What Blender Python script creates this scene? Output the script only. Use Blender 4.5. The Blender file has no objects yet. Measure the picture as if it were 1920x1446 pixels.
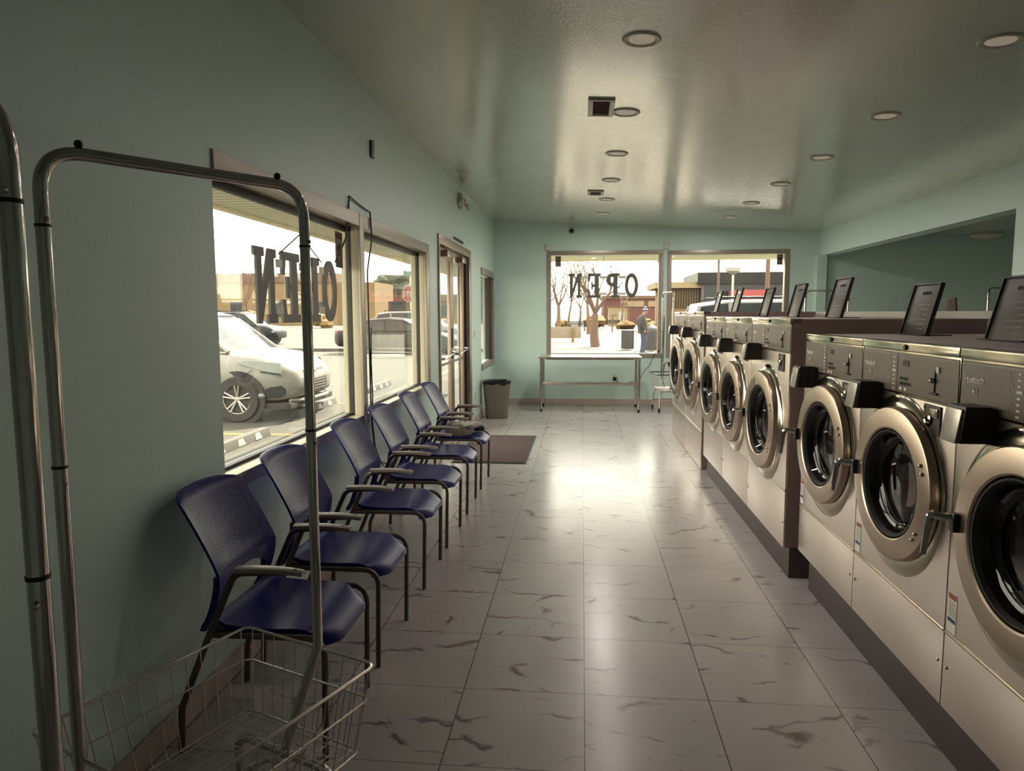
import bpy, bmesh, math, random
from mathutils import Vector, Matrix
random.seed(7)
C = bpy.context.scene.collection
PI = math.pi
sin, cos = math.sin, math.cos

# ------------------------------------------------------------------ helpers
def lin(c):
    return tuple(((v/255)/12.92 if v/255 <= 0.04045 else ((v/255+0.055)/1.055)**2.4) for v in c)

class MB:
    def __init__(s): s.V = []; s.F = []; s.M = []; s.mi = 0
    def add(s, V, F):
        b = len(s.V); s.V += [tuple(v) for v in V]
        for f in F: s.F.append([b+i for i in f]); s.M.append(s.mi)
        return s
    def box(s, x0, x1, y0, y1, z0, z1):
        V = [(x, y, z) for x in (x0, x1) for y in (y0, y1) for z in (z0, z1)]
        return s.add(V, [(0,1,3,2),(4,6,7,5),(0,4,5,1),(2,3,7,6),(0,2,6,4),(1,5,7,3)])
    def tube(s, P, r, n=10, closed=False, cap=True):
        P = [Vector(p) for p in P]; m = len(P); V = []; up = None
        rr = r if isinstance(r, (list, tuple)) else [r]*m
        T = []
        for i in range(m):
            if closed: t = P[(i+1) % m]-P[i-1]
            else: t = P[min(i+1, m-1)]-P[max(i-1, 0)]
            T.append(t.normalized() if t.length > 1e-9 else Vector((0,0,1)))
        a = Vector((0,0,1)) if abs(T[0].z) < .9 else Vector((1,0,0))
        u = T[0].cross(a).normalized()
        for i in range(m):
            u = (u - T[i]*u.dot(T[i]))
            u = u.normalized() if u.length > 1e-6 else T[i].orthogonal().normalized()
            w = T[i].cross(u)
            for k in range(n):
                an = 2*PI*k/n; V.append(P[i]+(u*cos(an)+w*sin(an))*rr[i])
        F = []
        for i in range(m if closed else m-1):
            j = (i+1) % m
            for k in range(n):
                F.append((i*n+k, i*n+(k+1) % n, j*n+(k+1) % n, j*n+k))
        if cap and not closed:
            F.append(tuple(reversed(range(n)))); F.append(tuple((m-1)*n+k for k in range(n)))
        return s.add(V, F)
    def cyl(s, p, q, r, n=16): return s.tube([p, q], r, n)
    def grid(s, fn, nu, nv, wrapv=False):
        V = [fn(i/(nu), j/(nv)) for i in range(nu+1) for j in range(nv+(0 if wrapv else 1))]
        w = nv if wrapv else nv+1; F = []
        for i in range(nu):
            for j in range(nv):
                k = (j+1) % w if wrapv else j+1
                F.append((i*w+j, i*w+k, (i+1)*w+k, (i+1)*w+j))
        return s.add(V, F)
    def shell(s, fn, nu, nv, th):
        """closed thick sheet: fn(u,v,side) side 0 top, 1 bottom"""
        n1 = (nu+1)*(nv+1); w = nv+1
        V = [fn(i/nu, j/nv, 0) for i in range(nu+1) for j in range(nv+1)]+[fn(i/nu, j/nv, 1) for i in range(nu+1) for j in range(nv+1)]
        F = []
        for i in range(nu):
            for j in range(nv):
                a = i*w+j; F.append((a, a+1, a+w+1, a+w)); a += n1; F.append((a, a+w, a+w+1, a+1))
        for j in range(nv):
            F.append((j+1, j, n1+j, n1+j+1)); a = nu*w; F.append((a+j, a+j+1, n1+a+j+1, n1+a+j))
        for i in range(nu):
            F.append((i*w, (i+1)*w, n1+(i+1)*w, n1+i*w)); a = nv; F.append(((i+1)*w+a, i*w+a, n1+i*w+a, n1+(i+1)*w+a))
        return s.add(V, F)
    def lathe(s, prof, o, ax='z', n=48, closed=False):
        o = Vector(o); V = []
        for (r, h) in prof:
            for k in range(n):
                a = 2*PI*k/n; c, d = r*cos(a), r*sin(a)
                if ax == 'z': V.append(o+Vector((c, d, h)))
                elif ax == 'x': V.append(o+Vector((h, c, d)))
                else: V.append(o+Vector((c, h, d)))
        F = []; m = len(prof)
        for i in range(m if closed else m-1):
            j = (i+1) % m
            for k in range(n): F.append((i*n+k, i*n+(k+1) % n, j*n+(k+1) % n, j*n+k))
        if not closed:
            if prof[0][0] > 1e-5: F.append(tuple(range(n)))
            if prof[-1][0] > 1e-5: F.append(tuple((m-1)*n+k for k in range(n)))
        return s.add(V, F)
    def prism(s, poly, fn, h0, h1):
        """extrude 2D poly; fn(a,b,h)->xyz"""
        n = len(poly)
        V = [fn(a, b, h0) for a, b in poly]+[fn(a, b, h1) for a, b in poly]
        F = [tuple(range(n)), tuple(n+i for i in reversed(range(n)))]
        for i in range(n): F.append((i, n+i, n+(i+1) % n, (i+1) % n))
        return s.add(V, F)
    def ball(s, c, r, nu=12, nv=16, sc=(1,1,1)):
        c = Vector(c)
        return s.add([c+Vector((r*sc[0]*sin(PI*i/nu)*cos(2*PI*j/nv), r*sc[1]*sin(PI*i/nu)*sin(2*PI*j/nv), r*sc[2]*cos(PI*i/nu))) for i in range(nu+1) for j in range(nv)],
                     [(i*nv+j, (i+1)*nv+j, (i+1)*nv+(j+1) % nv, i*nv+(j+1) % nv) for i in range(nu) for j in range(nv)])
    def build(s, name, mat, parent=None, smooth=True, bevel=0, seg=2, ang=35):
        me = bpy.data.meshes.new(name); bm = bmesh.new()
        vs = [bm.verts.new(v) for v in s.V]
        for f, mi in zip(s.F, s.M):
            try:
                fc = bm.faces.new([vs[i] for i in f]); fc.material_index = mi
            except Exception: pass
        bmesh.ops.remove_doubles(bm, verts=bm.verts, dist=1e-6)
        bmesh.ops.recalc_face_normals(bm, faces=bm.faces)
        if bevel:
            ed = [e for e in bm.edges if len(e.link_faces) == 2 and e.calc_face_angle(0) > math.radians(40)]
            bmesh.ops.bevel(bm, geom=ed, offset=bevel, segments=seg, profile=.7, affect='EDGES', clamp_overlap=True)
        for f in bm.faces: f.smooth = smooth
        for e in bm.edges:
            if len(e.link_faces) == 2 and e.calc_face_angle(0) > math.radians(ang): e.smooth = False
        bm.to_mesh(me); bm.free()
        for m in (mat if isinstance(mat, (list, tuple)) else [mat]): me.materials.append(m)
        o = bpy.data.objects.new(name, me); C.objects.link(o)
        if parent: o.parent = parent
        return o

def fillet(P, r, n=6):
    P = [Vector(p) for p in P]; out = [P[0]]
    rr = r if isinstance(r, (list, tuple)) else [r]*len(P)
    for i in range(1, len(P)-1):
        a = (P[i-1]-P[i]); b = (P[i+1]-P[i]); la, lb = a.length, b.length
        a.normalize(); b.normalize(); th = a.angle(b); d = min(rr[i]/math.tan(th/2) if th < PI-.01 else 0, la*.49, lb*.49)
        if d < 1e-5: out.append(P[i]); continue
        p0, p1 = P[i]+a*d, P[i]+b*d
        for k in range(n+1):
            t = k/n; out.append(p0*(1-t)**2+P[i]*2*t*(1-t)+p1*t*t)
    out.append(P[-1]); return out

def tag(o, label=None, cat=None, group=None, kind=None):
    if label: o['label'] = label
    if cat: o['category'] = cat
    if group: o['group'] = group
    if kind: o['kind'] = kind
    return o
def empty(name, loc=(0,0,0), rz=0):
    o = bpy.data.objects.new(name, None); C.objects.link(o); o.location = loc; o.rotation_euler = (0,0,rz); o.empty_display_size = .1
    return o
def struct(o): o['kind'] = 'structure'; return o
def kids(o): return [c for c in bpy.data.objects if c.parent == o]
def copy_tree(o, parent=None):
    c = o.copy(); C.objects.link(c)
    if parent: c.parent = parent
    for ch in kids(o): copy_tree(ch, c)
    return c
def text_mesh(txt, size, fn, depth=.001, name='lettering', mat=None, parent=None, xs=1.0, mirror=False):
    cu = bpy.data.curves.new('tmp_text', 'FONT'); cu.body = txt; cu.size = size; cu.align_x = 'CENTER'; cu.align_y = 'CENTER'; cu.resolution_u = 3
    cu.extrude = depth; cu.offset = size*.012
    t = bpy.data.objects.new('tmp_text', cu); C.objects.link(t)
    dg = bpy.context.evaluated_depsgraph_get(); dg.update()
    me = bpy.data.meshes.new_from_object(t.evaluated_get(dg)); bpy.data.objects.remove(t)
    for v in me.vertices:
        x, y, z = v.co; v.co = fn(x*xs*(-1 if mirror else 1), y, z)
    bm = bmesh.new(); bm.from_mesh(me); bmesh.ops.remove_doubles(bm, verts=bm.verts, dist=1e-7); bmesh.ops.recalc_face_normals(bm, faces=bm.faces)
    for f in bm.faces: f.smooth = False; f.material_index = 0
    me = bpy.data.meshes.new(name); bm.to_mesh(me); bm.free()
    me.materials.append(mat)
    o = bpy.data.objects.new(name, me); C.objects.link(o)
    if parent: o.parent = parent
    return o

# ------------------------------------------------------------------ materials
def mat(name, col, rough=.5, metal=0, spec=.5, noise=0, nscale=8, bump=0, bscale=60, trans=0, emit=None, estr=1, coat=0, stretch=(1,1,1), rnoise=0):
    m = bpy.data.materials.new(name); m.use_nodes = True; nt = m.node_tree; N = nt.nodes; L = nt.links
    b = N['Principled BSDF']; c = lin(col)
    b.inputs['Base Color'].default_value = (*c, 1); b.inputs['Roughness'].default_value = rough; b.inputs['Metallic'].default_value = metal
    b.inputs['Specular IOR Level'].default_value = spec; b.inputs['Coat Weight'].default_value = coat; b.inputs['Coat Roughness'].default_value = .08
    if trans: b.inputs['Transmission Weight'].default_value = trans
    if emit: b.inputs['Emission Color'].default_value = (*lin(emit), 1); b.inputs['Emission Strength'].default_value = estr
    tc = N.new('ShaderNodeTexCoord'); mp = N.new('ShaderNodeMapping'); mp.inputs['Scale'].default_value = stretch
    L.new(tc.outputs['Object'], mp.inputs['Vector'])
    nz = N.new('ShaderNodeTexNoise'); nz.inputs['Scale'].default_value = nscale; nz.inputs['Detail'].default_value = 5
    L.new(mp.outputs[0], nz.inputs['Vector'])
    if not noise: noise = .04
    mx = N.new('ShaderNodeMix'); mx.data_type = 'RGBA'
    mx.inputs['A'].default_value = (*[v*(1-noise) for v in c], 1); mx.inputs['B'].default_value = (*[min(1, v*(1+noise)) for v in c], 1)
    L.new(nz.outputs['Fac'], mx.inputs['Factor']); L.new(mx.outputs['Result'], b.inputs['Base Color'])
    if rnoise:
        mr = N.new('ShaderNodeMapRange'); mr.inputs['To Min'].default_value = max(0, rough-rnoise); mr.inputs['To Max'].default_value = rough+rnoise
        L.new(nz.outputs['Fac'], mr.inputs['Value']); L.new(mr.outputs[0], b.inputs['Roughness'])
    if bump:
        n2 = N.new('ShaderNodeTexNoise'); n2.inputs['Scale'].default_value = bscale; n2.inputs['Detail'].default_value = 4
        L.new(mp.outputs[0], n2.inputs['Vector'])
        bp = N.new('ShaderNodeBump'); bp.inputs['Strength'].default_value = bump; bp.inputs['Distance'].default_value = .01
        L.new(n2.outputs['Fac'], bp.inputs['Height']); L.new(bp.outputs[0], b.inputs['Normal'])
    return m

AQUA = (202, 224, 216)
M = {}
M['wall'] = mat('aqua_wall_paint', AQUA, .42, spec=.5, noise=.03, nscale=3, bump=.08, bscale=90)
M['frame'] = mat('window_frame_taupe', (162, 152, 140), .35, metal=.4)
M['frame_dark'] = mat('window_frame_dark', (58, 50, 46), .5)
M['cream_frame'] = mat('window_bead_cream', (205, 198, 170), .4)
M['alum'] = mat('door_aluminium', (168, 152, 136), .3, metal=.75)
M['chrome'] = mat('chrome_tube', (190, 182, 178), .12, metal=1, rnoise=.06, nscale=20)
M['wire'] = mat('chrome_wire', (190, 182, 174), .28, metal=.9)
M['steel'] = mat('brushed_steel', (206, 198, 186), .24, metal=.95, noise=.02, nscale=6, rnoise=.02)
M['steel_front'] = mat('stainless_front_panel', (236, 222, 212), .30, metal=1.0, noise=.03, nscale=3, rnoise=.03)
M['ring'] = mat('brushed_door_ring', (182, 164, 148), .30, metal=1.0, noise=.05, nscale=5, rnoise=.03)
M['polish'] = mat('polished_steel', (200, 192, 172), .14, metal=1, noise=.05)
M['reader'] = mat('smoky_plastic', (160, 154, 146), .22, metal=.5)
M['side'] = mat('washer_side_brown', (138, 116, 110), .42)
M['panel'] = mat('control_panel_taupe', (118, 102, 94), .34, spec=.7)
M['plinth'] = mat('dark_plinth', (74, 60, 60), .5, noise=.12, nscale=4)
M['black'] = mat('black_plastic', (32, 28, 28), .4)
M['blackgloss'] = mat('dark_gloss_glass', (14, 11, 12), .08, spec=.8)
M['rubber'] = mat('black_rubber', (26, 22, 22), .55)
M['lid'] = mat('dispenser_lid_dark', (62, 52, 50), .38)
M['drum'] = mat('drum_steel_dark', (60, 52, 50), .3, metal=.9)
M['print'] = mat('pale_print', (245, 238, 226), .6)
M['printdim'] = mat('dim_print', (150, 140, 132), .6)
M['display'] = mat('dark_display', (50, 34, 32), .3)
M['white'] = mat('white_label', (222, 216, 205), .5)
M['blueink'] = mat('blue_ink', (48, 58, 110), .5)
M['orangeink'] = mat('orange_ink', (150, 80, 50), .5)
M['chairplastic'] = mat('blue_plastic', (16, 16, 104), .36, spec=.3)
M['chairleg'] = mat('chair_metal_taupe', (96, 84, 82), .38, metal=.5)
M['chairarm'] = mat('armrest_grey', (140, 128, 122), .42)
M['trash'] = mat('trash_can_taupe', (120, 112, 100), .5, bump=.05)
M['linerb'] = mat('black_liner', (20, 18, 18), .3, bump=.5, bscale=30)
M['matb'] = mat('brown_mat_carpet', (88, 70, 68), .95, noise=.25, nscale=60, bump=.6, bscale=250)
M['cctv'] = mat('offwhite_plastic', (205, 205, 185), .4)
M['lamp'] = mat('downlight_lens', (190, 182, 170), .5, emit=(255, 238, 210), estr=.05)
M['lamptrim'] = mat('downlight_trim', (170, 168, 155), .4)
M['sign_body'] = mat('letter_sign_grey', (96, 90, 84), .5)
M['clip'] = mat('white_clip', (200, 196, 180), .4)
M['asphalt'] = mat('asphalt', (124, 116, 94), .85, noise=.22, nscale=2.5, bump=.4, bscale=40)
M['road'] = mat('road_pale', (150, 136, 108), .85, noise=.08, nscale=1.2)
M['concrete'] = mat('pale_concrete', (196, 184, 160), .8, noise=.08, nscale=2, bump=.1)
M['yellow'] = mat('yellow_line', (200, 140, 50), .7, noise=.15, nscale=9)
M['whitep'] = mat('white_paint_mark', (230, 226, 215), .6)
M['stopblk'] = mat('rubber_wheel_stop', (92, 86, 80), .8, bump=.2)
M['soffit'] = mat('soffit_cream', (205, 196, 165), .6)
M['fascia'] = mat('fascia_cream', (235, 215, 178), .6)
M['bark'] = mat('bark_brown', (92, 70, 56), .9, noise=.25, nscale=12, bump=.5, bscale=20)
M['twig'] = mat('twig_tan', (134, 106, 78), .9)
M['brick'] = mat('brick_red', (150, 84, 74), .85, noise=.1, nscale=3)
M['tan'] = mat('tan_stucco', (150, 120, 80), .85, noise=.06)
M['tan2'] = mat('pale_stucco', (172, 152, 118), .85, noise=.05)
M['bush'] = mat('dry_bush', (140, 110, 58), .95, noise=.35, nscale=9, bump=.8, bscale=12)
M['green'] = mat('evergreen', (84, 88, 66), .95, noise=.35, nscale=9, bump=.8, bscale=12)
M['grey_bld'] = mat('grey_metal_siding', (112, 110, 106), .7, noise=.1)
M['red'] = mat('coral_red', (176, 66, 62), .6)
M['redsign'] = mat('stop_sign_red', (140, 44, 40), .5)
M['greensign'] = mat('street_sign_green', (92, 130, 118), .5)
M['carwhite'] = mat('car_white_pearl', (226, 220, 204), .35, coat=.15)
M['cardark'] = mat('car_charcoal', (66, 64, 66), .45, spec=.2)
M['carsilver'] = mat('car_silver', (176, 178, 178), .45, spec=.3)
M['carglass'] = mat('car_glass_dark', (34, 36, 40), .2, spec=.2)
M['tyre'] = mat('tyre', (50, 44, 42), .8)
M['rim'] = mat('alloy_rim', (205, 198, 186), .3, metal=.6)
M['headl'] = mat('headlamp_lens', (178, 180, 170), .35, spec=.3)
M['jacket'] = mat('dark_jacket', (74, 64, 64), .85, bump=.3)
M['jeans'] = mat('blue_jeans', (84, 92, 128), .85)
M['skin'] = mat('skin', (178, 130, 108), .6)
M['beanie'] = mat('beanie_blue', (58, 68, 130), .9)
M['binw'] = mat('slatted_bin', (88, 84, 82), .7)
M['cable'] = mat('black_cable', (40, 34, 34), .5)
M['cardboard'] = mat('magazine_paper', (150, 140, 128), .6)
M['bag'] = mat('clear_plastic_bag', (205, 200, 192), .2, spec=.6, bump=.6, bscale=40)

def glass_mat(name, tint, k=1.0):
    m = bpy.data.materials.new(name); m.use_nodes = True; nt = m.node_tree; N = nt.nodes; L = nt.links; N.clear()
    o = N.new('ShaderNodeOutputMaterial'); t = N.new('ShaderNodeBsdfTransparent'); g = N.new('ShaderNodeBsdfGlossy'); x = N.new('ShaderNodeMixShader')
    lw = N.new('ShaderNodeLayerWeight'); lw.inputs['Blend'].default_value = .5
    pw = N.new('ShaderNodeMath'); pw.operation = 'POWER'; L.new(lw.outputs['Facing'], pw.inputs[0]); pw.inputs[1].default_value = 5
    fr = N.new('ShaderNodeMath'); fr.operation = 'MULTIPLY_ADD'; L.new(pw.outputs[0], fr.inputs[0]); fr.inputs[1].default_value = .6; fr.inputs[2].default_value = .035
    t.inputs['Color'].default_value = tint; g.inputs['Roughness'].default_value = .03; g.inputs['Color'].default_value = (k, k, k, 1)
    L.new(fr.outputs[0], x.inputs[0]); L.new(t.outputs[0], x.inputs[1]); L.new(g.outputs[0], x.inputs[2]); L.new(x.outputs[0], o.inputs[0])
    return m
M['glass'] = glass_mat('window_glass', (.95, .97, .94, 1))
M['clear'] = glass_mat('clear_plastic', (.7, .7, .66, 1))
M['doorglass'] = glass_mat('washer_door_glass', (.45, .42, .42, 1))

def floor_mat():
    m = bpy.data.materials.new('marble_tile'); m.use_nodes = True; nt = m.node_tree; N = nt.nodes; L = nt.links; b = N['Principled BSDF']
    def math_(op, a, bb=None, cc=None):
        n = N.new('ShaderNodeMath'); n.operation = op
        for i, v in enumerate((a, bb, cc)):
            if v is None: continue
            if isinstance(v, (int, float)): n.inputs[i].default_value = v
            else: L.new(v, n.inputs[i])
        return n.outputs[0]
    tc = N.new('ShaderNodeTexCoord'); sp = N.new('ShaderNodeSeparateXYZ'); L.new(tc.outputs['Object'], sp.inputs[0])
    S = .5128
    ux = math_('DIVIDE', math_('SUBTRACT', sp.outputs[0], .0214), S); uy = math_('DIVIDE', math_('SUBTRACT', sp.outputs[1], 2.8187), S)
    fx = math_('FRACT', ux); fy = math_('FRACT', uy); ix = math_('FLOOR', ux); iy = math_('FLOOR', uy)
    ex = math_('MINIMUM', fx, math_('SUBTRACT', 1, fx)); ey = math_('MINIMUM', fy, math_('SUBTRACT', 1, fy))
    gx = math_('LESS_THAN', ex, .0042); gy = math_('LESS_THAN', ey, .0036)
    g = math_('MAXIMUM', gx, math_('MULTIPLY', gy, .75))
    cb = N.new('ShaderNodeCombineXYZ'); L.new(ix, cb.inputs[0]); L.new(iy, cb.inputs[1])
    wn = N.new('ShaderNodeTexWhiteNoise'); wn.noise_dimensions = '2D'; L.new(cb.outputs[0], wn.inputs['Vector'])
    sc = N.new('ShaderNodeVectorMath'); sc.operation = 'SCALE'; L.new(wn.outputs['Color'], sc.inputs[0]); sc.inputs['Scale'].default_value = 23
    ad = N.new('ShaderNodeVectorMath'); ad.operation = 'ADD'; L.new(tc.outputs['Object'], ad.inputs[0]); L.new(sc.outputs[0], ad.inputs[1])
    # warped, stretched diagonal veins
    wz = N.new('ShaderNodeTexNoise'); wz.inputs['Scale'].default_value = 5; wz.inputs['Detail'].default_value = 5; L.new(ad.outputs[0], wz.inputs['Vector'])
    w2 = N.new('ShaderNodeVectorMath'); w2.operation = 'MULTIPLY_ADD'; L.new(wz.outputs['Color'], w2.inputs[0]); w2.inputs[1].default_value = (.22, .22, 0); L.new(ad.outputs[0], w2.inputs[2])
    mp = N.new('ShaderNodeMapping'); mp.vector_type = 'POINT'; mp.inputs['Rotation'].default_value = (0, 0, .75); mp.inputs['Scale'].default_value = (1.15, 3.1, 1)
    L.new(w2.outputs[0], mp.inputs['Vector'])
    def vein(scale, width, thr, off):
        a = N.new('ShaderNodeMapping'); a.inputs['Location'].default_value = (off, off*2, 0); L.new(mp.outputs[0], a.inputs[0])
        v = N.new('ShaderNodeTexVoronoi'); v.feature = 'DISTANCE_TO_EDGE'; v.inputs['Scale'].default_value = scale; L.new(a.outputs[0], v.inputs['Vector'])
        k = N.new('ShaderNodeTexNoise'); k.inputs['Scale'].default_value = 2.3*scale; k.inputs['Detail'].default_value = 3; L.new(a.outputs[0], k.inputs['Vector'])
        mk = N.new('ShaderNodeMapRange'); mk.inputs['From Min'].default_value = thr; mk.inputs['From Max'].default_value = thr+.13; L.new(k.outputs['Fac'], mk.inputs['Value'])
        ww = math_('MULTIPLY', mk.outputs[0], width)
        r = N.new('ShaderNodeMapRange'); L.new(v.outputs['Distance'], r.inputs['Value']); L.new(ww, r.inputs['From Max']); r.inputs['From Min'].default_value = 0; r.inputs['To Min'].default_value = 1; r.inputs['To Max'].default_value = 0
        return math_('MULTIPLY', r.outputs[0], mk.outputs[0])
    v1 = vein(1.3, .045, .475, 0); v2 = vein(3.2, .03, .56, 7.3)
    vv = math_('MINIMUM', math_('ADD', v1, math_('MULTIPLY', v2, .6)), 1)
    vv = math_('MULTIPLY', vv, .9)
    cl = N.new('ShaderNodeTexNoise'); cl.inputs['Scale'].default_value = 2.2; cl.inputs['Detail'].default_value = 6; L.new(ad.outputs[0], cl.inputs['Vector'])
    base = N.new('ShaderNodeMix'); base.data_type = 'RGBA'; L.new(cl.outputs['Fac'], base.inputs['Factor'])
    base.inputs['A'].default_value = (*lin((172, 164, 164)), 1); base.inputs['B'].default_value = (*lin((192, 185, 183)), 1)
    mv = N.new('ShaderNodeMix'); mv.data_type = 'RGBA'; L.new(vv, mv.inputs['Factor']); L.new(base.outputs['Result'], mv.inputs['A']); mv.inputs['B'].default_value = (*lin((96, 74, 74)), 1)
    mg = N.new('ShaderNodeMix'); mg.data_type = 'RGBA'; L.new(g, mg.inputs['Factor']); L.new(mv.outputs['Result'], mg.inputs['A']); mg.inputs['B'].default_value = (*lin((84, 72, 70)), 1)
    L.new(mg.outputs['Result'], b.inputs['Base Color'])
    n3 = N.new('ShaderNodeTexNoise'); n3.inputs['Scale'].default_value = 1.7; n3.inputs['Detail'].default_value = 5; L.new(tc.outputs['Object'], n3.inputs['Vector'])
    mr = N.new('ShaderNodeMapRange'); mr.inputs['To Min'].default_value = .17; mr.inputs['To Max'].default_value = .30; L.new(n3.outputs['Fac'], mr.inputs['Value'])
    L.new(mr.outputs[0], b.inputs['Roughness'])
    bp = N.new('ShaderNodeBump'); bp.inputs['Strength'].default_value = .25; bp.inputs['Distance'].default_value = .002; L.new(math_('SUBTRACT', 1, g), bp.inputs['Height']); L.new(bp.outputs[0], b.inputs['Normal'])
    return m
M['floor'] = floor_mat()

def ceiling_mat():
    m = bpy.data.materials.new('knockdown_ceiling'); m.use_nodes = True; nt = m.node_tree; N = nt.nodes; L = nt.links; b = N['Principled BSDF']
    b.inputs['Base Color'].default_value = (*lin((150, 172, 162)), 1); b.inputs['Roughness'].default_value = .18; b.inputs['Specular IOR Level'].default_value = 1.0; b.inputs['Coat Weight'].default_value = .8; b.inputs['Coat Roughness'].default_value = .2; b.inputs['Coat IOR'].default_value = 1.8; b.inputs['Coat Tint'].default_value = (1, .93, .9, 1)
    tc = N.new('ShaderNodeTexCoord')
    n1 = N.new('ShaderNodeTexNoise'); n1.inputs['Scale'].default_value = 26; n1.inputs['Detail'].default_value = 3; n1.inputs['Distortion'].default_value = 1.2; L.new(tc.outputs['Object'], n1.inputs['Vector'])
    r = N.new('ShaderNodeValToRGB'); r.color_ramp.elements[0].position = .47; r.color_ramp.elements[1].position = .55; L.new(n1.outputs['Fac'], r.inputs[0])
    n2 = N.new('ShaderNodeTexNoise'); n2.inputs['Scale'].default_value = 1.3; n2.inputs['Detail'].default_value = 3; L.new(tc.outputs['Object'], n2.inputs['Vector'])
    ad = N.new('ShaderNodeMath'); ad.operation = 'MULTIPLY_ADD'; L.new(n2.outputs['Fac'], ad.inputs[0]); ad.inputs[1].default_value = .6; L.new(r.outputs[0], ad.inputs[2])
    bp = N.new('ShaderNodeBump'); bp.inputs['Strength'].default_value = .3; bp.inputs['Distance'].default_value = .002; L.new(ad.outputs[0], bp.inputs['Height']); L.new(bp.outputs[0], b.inputs['Normal'])
    mx = N.new('ShaderNodeMix'); mx.data_type = 'RGBA'; L.new(n2.outputs['Fac'], mx.inputs['Factor']); mx.inputs['A'].default_value = (*lin((164, 176, 168)), 1); mx.inputs['B'].default_value = (*lin((180, 192, 182)), 1)
    L.new(mx.outputs['Result'], b.inputs['Base Color'])
    return m
M['ceil'] = ceiling_mat()

def perf_mat():
    """blue chair back plastic with a staggered grid of real see-through holes"""
    m = bpy.data.materials.new('perforated_blue_plastic'); m.use_nodes = True; nt = m.node_tree; N = nt.nodes; L = nt.links; b = N['Principled BSDF']
    b.inputs['Base Color'].default_value = (*lin((16, 16, 104)), 1); b.inputs['Specular IOR Level'].default_value = .3; b.inputs['Roughness'].default_value = .38
    def mt(op, a, bb=None, cc=None):
        n = N.new('ShaderNodeMath'); n.operation = op
        for i, v in enumerate((a, bb, cc)):
            if v is None: continue
            if isinstance(v, (int, float)): n.inputs[i].default_value = v
            else: L.new(v, n.inputs[i])
        return n.outputs[0]
    tc = N.new('ShaderNodeTexCoord'); sp = N.new('ShaderNodeSeparateXYZ'); L.new(tc.outputs['Object'], sp.inputs[0])
    P = .0125
    y = mt('DIVIDE', sp.outputs[1], P); z = mt('DIVIDE', sp.outputs[2], P*.8)
    row = mt('FLOOR', z); par = mt('MULTIPLY', mt('MODULO', mt('ABSOLUTE', row), 2), .5)
    fy = mt('SUBTRACT', mt('FRACT', mt('ADD', y, mt('ADD', par, 100))), .5); fz = mt('MULTIPLY', mt('SUBTRACT', mt('FRACT', z), .5), .8)
    d = mt('SQRT', mt('ADD', mt('MULTIPLY', fy, fy), mt('MULTIPLY', fz, fz)))
    hole = mt('LESS_THAN', d, .23)
    iny = mt('LESS_THAN', mt('ABSOLUTE', sp.outputs[1]), .185); lo = mt('GREATER_THAN', sp.outputs[2], .66); hi = mt('LESS_THAN', sp.outputs[2], .905)
    msk = mt('MULTIPLY', mt('MULTIPLY', iny, lo), mt('MULTIPLY', hi, hole))
    t = N.new('ShaderNodeBsdfTransparent'); x = N.new('ShaderNodeMixShader'); L.new(msk, x.inputs[0]); L.new(b.outputs[0], x.inputs[1]); L.new(t.outputs[0], x.inputs[2])
    L.new(x.outputs[0], N['Material Output'].inputs[0])
    return m
M['perf'] = perf_mat()

def soffit_mat():
    m = mat('soffit_boards', (214, 204, 172), .6); nt = m.node_tree; N = nt.nodes; L = nt.links; b = N['Principled BSDF']
    tc = N.new('ShaderNodeTexCoord'); w = N.new('ShaderNodeTexWave'); w.bands_direction = 'Y'; w.inputs['Scale'].default_value = 2.6; L.new(tc.outputs['Object'], w.inputs['Vector'])
    r = N.new('ShaderNodeValToRGB'); r.color_ramp.elements[0].position = 0; r.color_ramp.elements[0].color = (*lin((120, 108, 90)), 1); r.color_ramp.elements[1].position = .18; r.color_ramp.elements[1].color = (*lin((214, 204, 172)), 1)
    L.new(w.outputs['Fac'], r.inputs[0]); L.new(r.outputs[0], b.inputs['Base Color'])
    return m
M['soffitb'] = soffit_mat()

def brick_mat():
    m = mat('red_brick', (150, 84, 74), .85); nt = m.node_tree; N = nt.nodes; L = nt.links; b = N['Principled BSDF']
    tc = N.new('ShaderNodeTexCoord'); mp = N.new('ShaderNodeMapping'); mp.inputs['Rotation'].default_value = (PI/2, 0, 0); L.new(tc.outputs['Object'], mp.inputs[0])
    w = N.new('ShaderNodeTexBrick'); w.inputs['Scale'].default_value = 2; w.inputs['Color1'].default_value = (*lin((124, 70, 62)), 1); w.inputs['Color2'].default_value = (*lin((108, 60, 54)), 1); w.inputs['Mortar'].default_value = (*lin((130, 98, 84)), 1)
    L.new(mp.outputs[0], w.inputs['Vector']); L.new(w.outputs['Color'], b.inputs['Base Color'])
    return m
M['brick'] = brick_mat()

def dim(f, *names):
    for k in names:
        for n in M[k].node_tree.nodes:
            if n.type == 'MIX':
                for sck in n.inputs:
                    if sck.type == 'RGBA': c = sck.default_value; sck.default_value = (c[0]*f, c[1]*f, c[2]*f, 1)
            if n.type == 'TEX_BRICK':
                for q in ('Color1', 'Color2', 'Mortar'): c = n.inputs[q].default_value; n.inputs[q].default_value = (c[0]*f, c[1]*f, c[2]*f, 1)
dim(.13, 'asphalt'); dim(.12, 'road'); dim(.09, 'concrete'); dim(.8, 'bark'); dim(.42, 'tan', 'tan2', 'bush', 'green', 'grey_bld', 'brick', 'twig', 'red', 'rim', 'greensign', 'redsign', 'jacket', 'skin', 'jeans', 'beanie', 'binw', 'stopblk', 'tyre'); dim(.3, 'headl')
dim(.17, 'carwhite'); dim(.28, 'carsilver'); dim(.3, 'whitep'); dim(.15, 'cardark'); dim(.6, 'jeans', 'jacket'); dim(.4, 'yellow')

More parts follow.
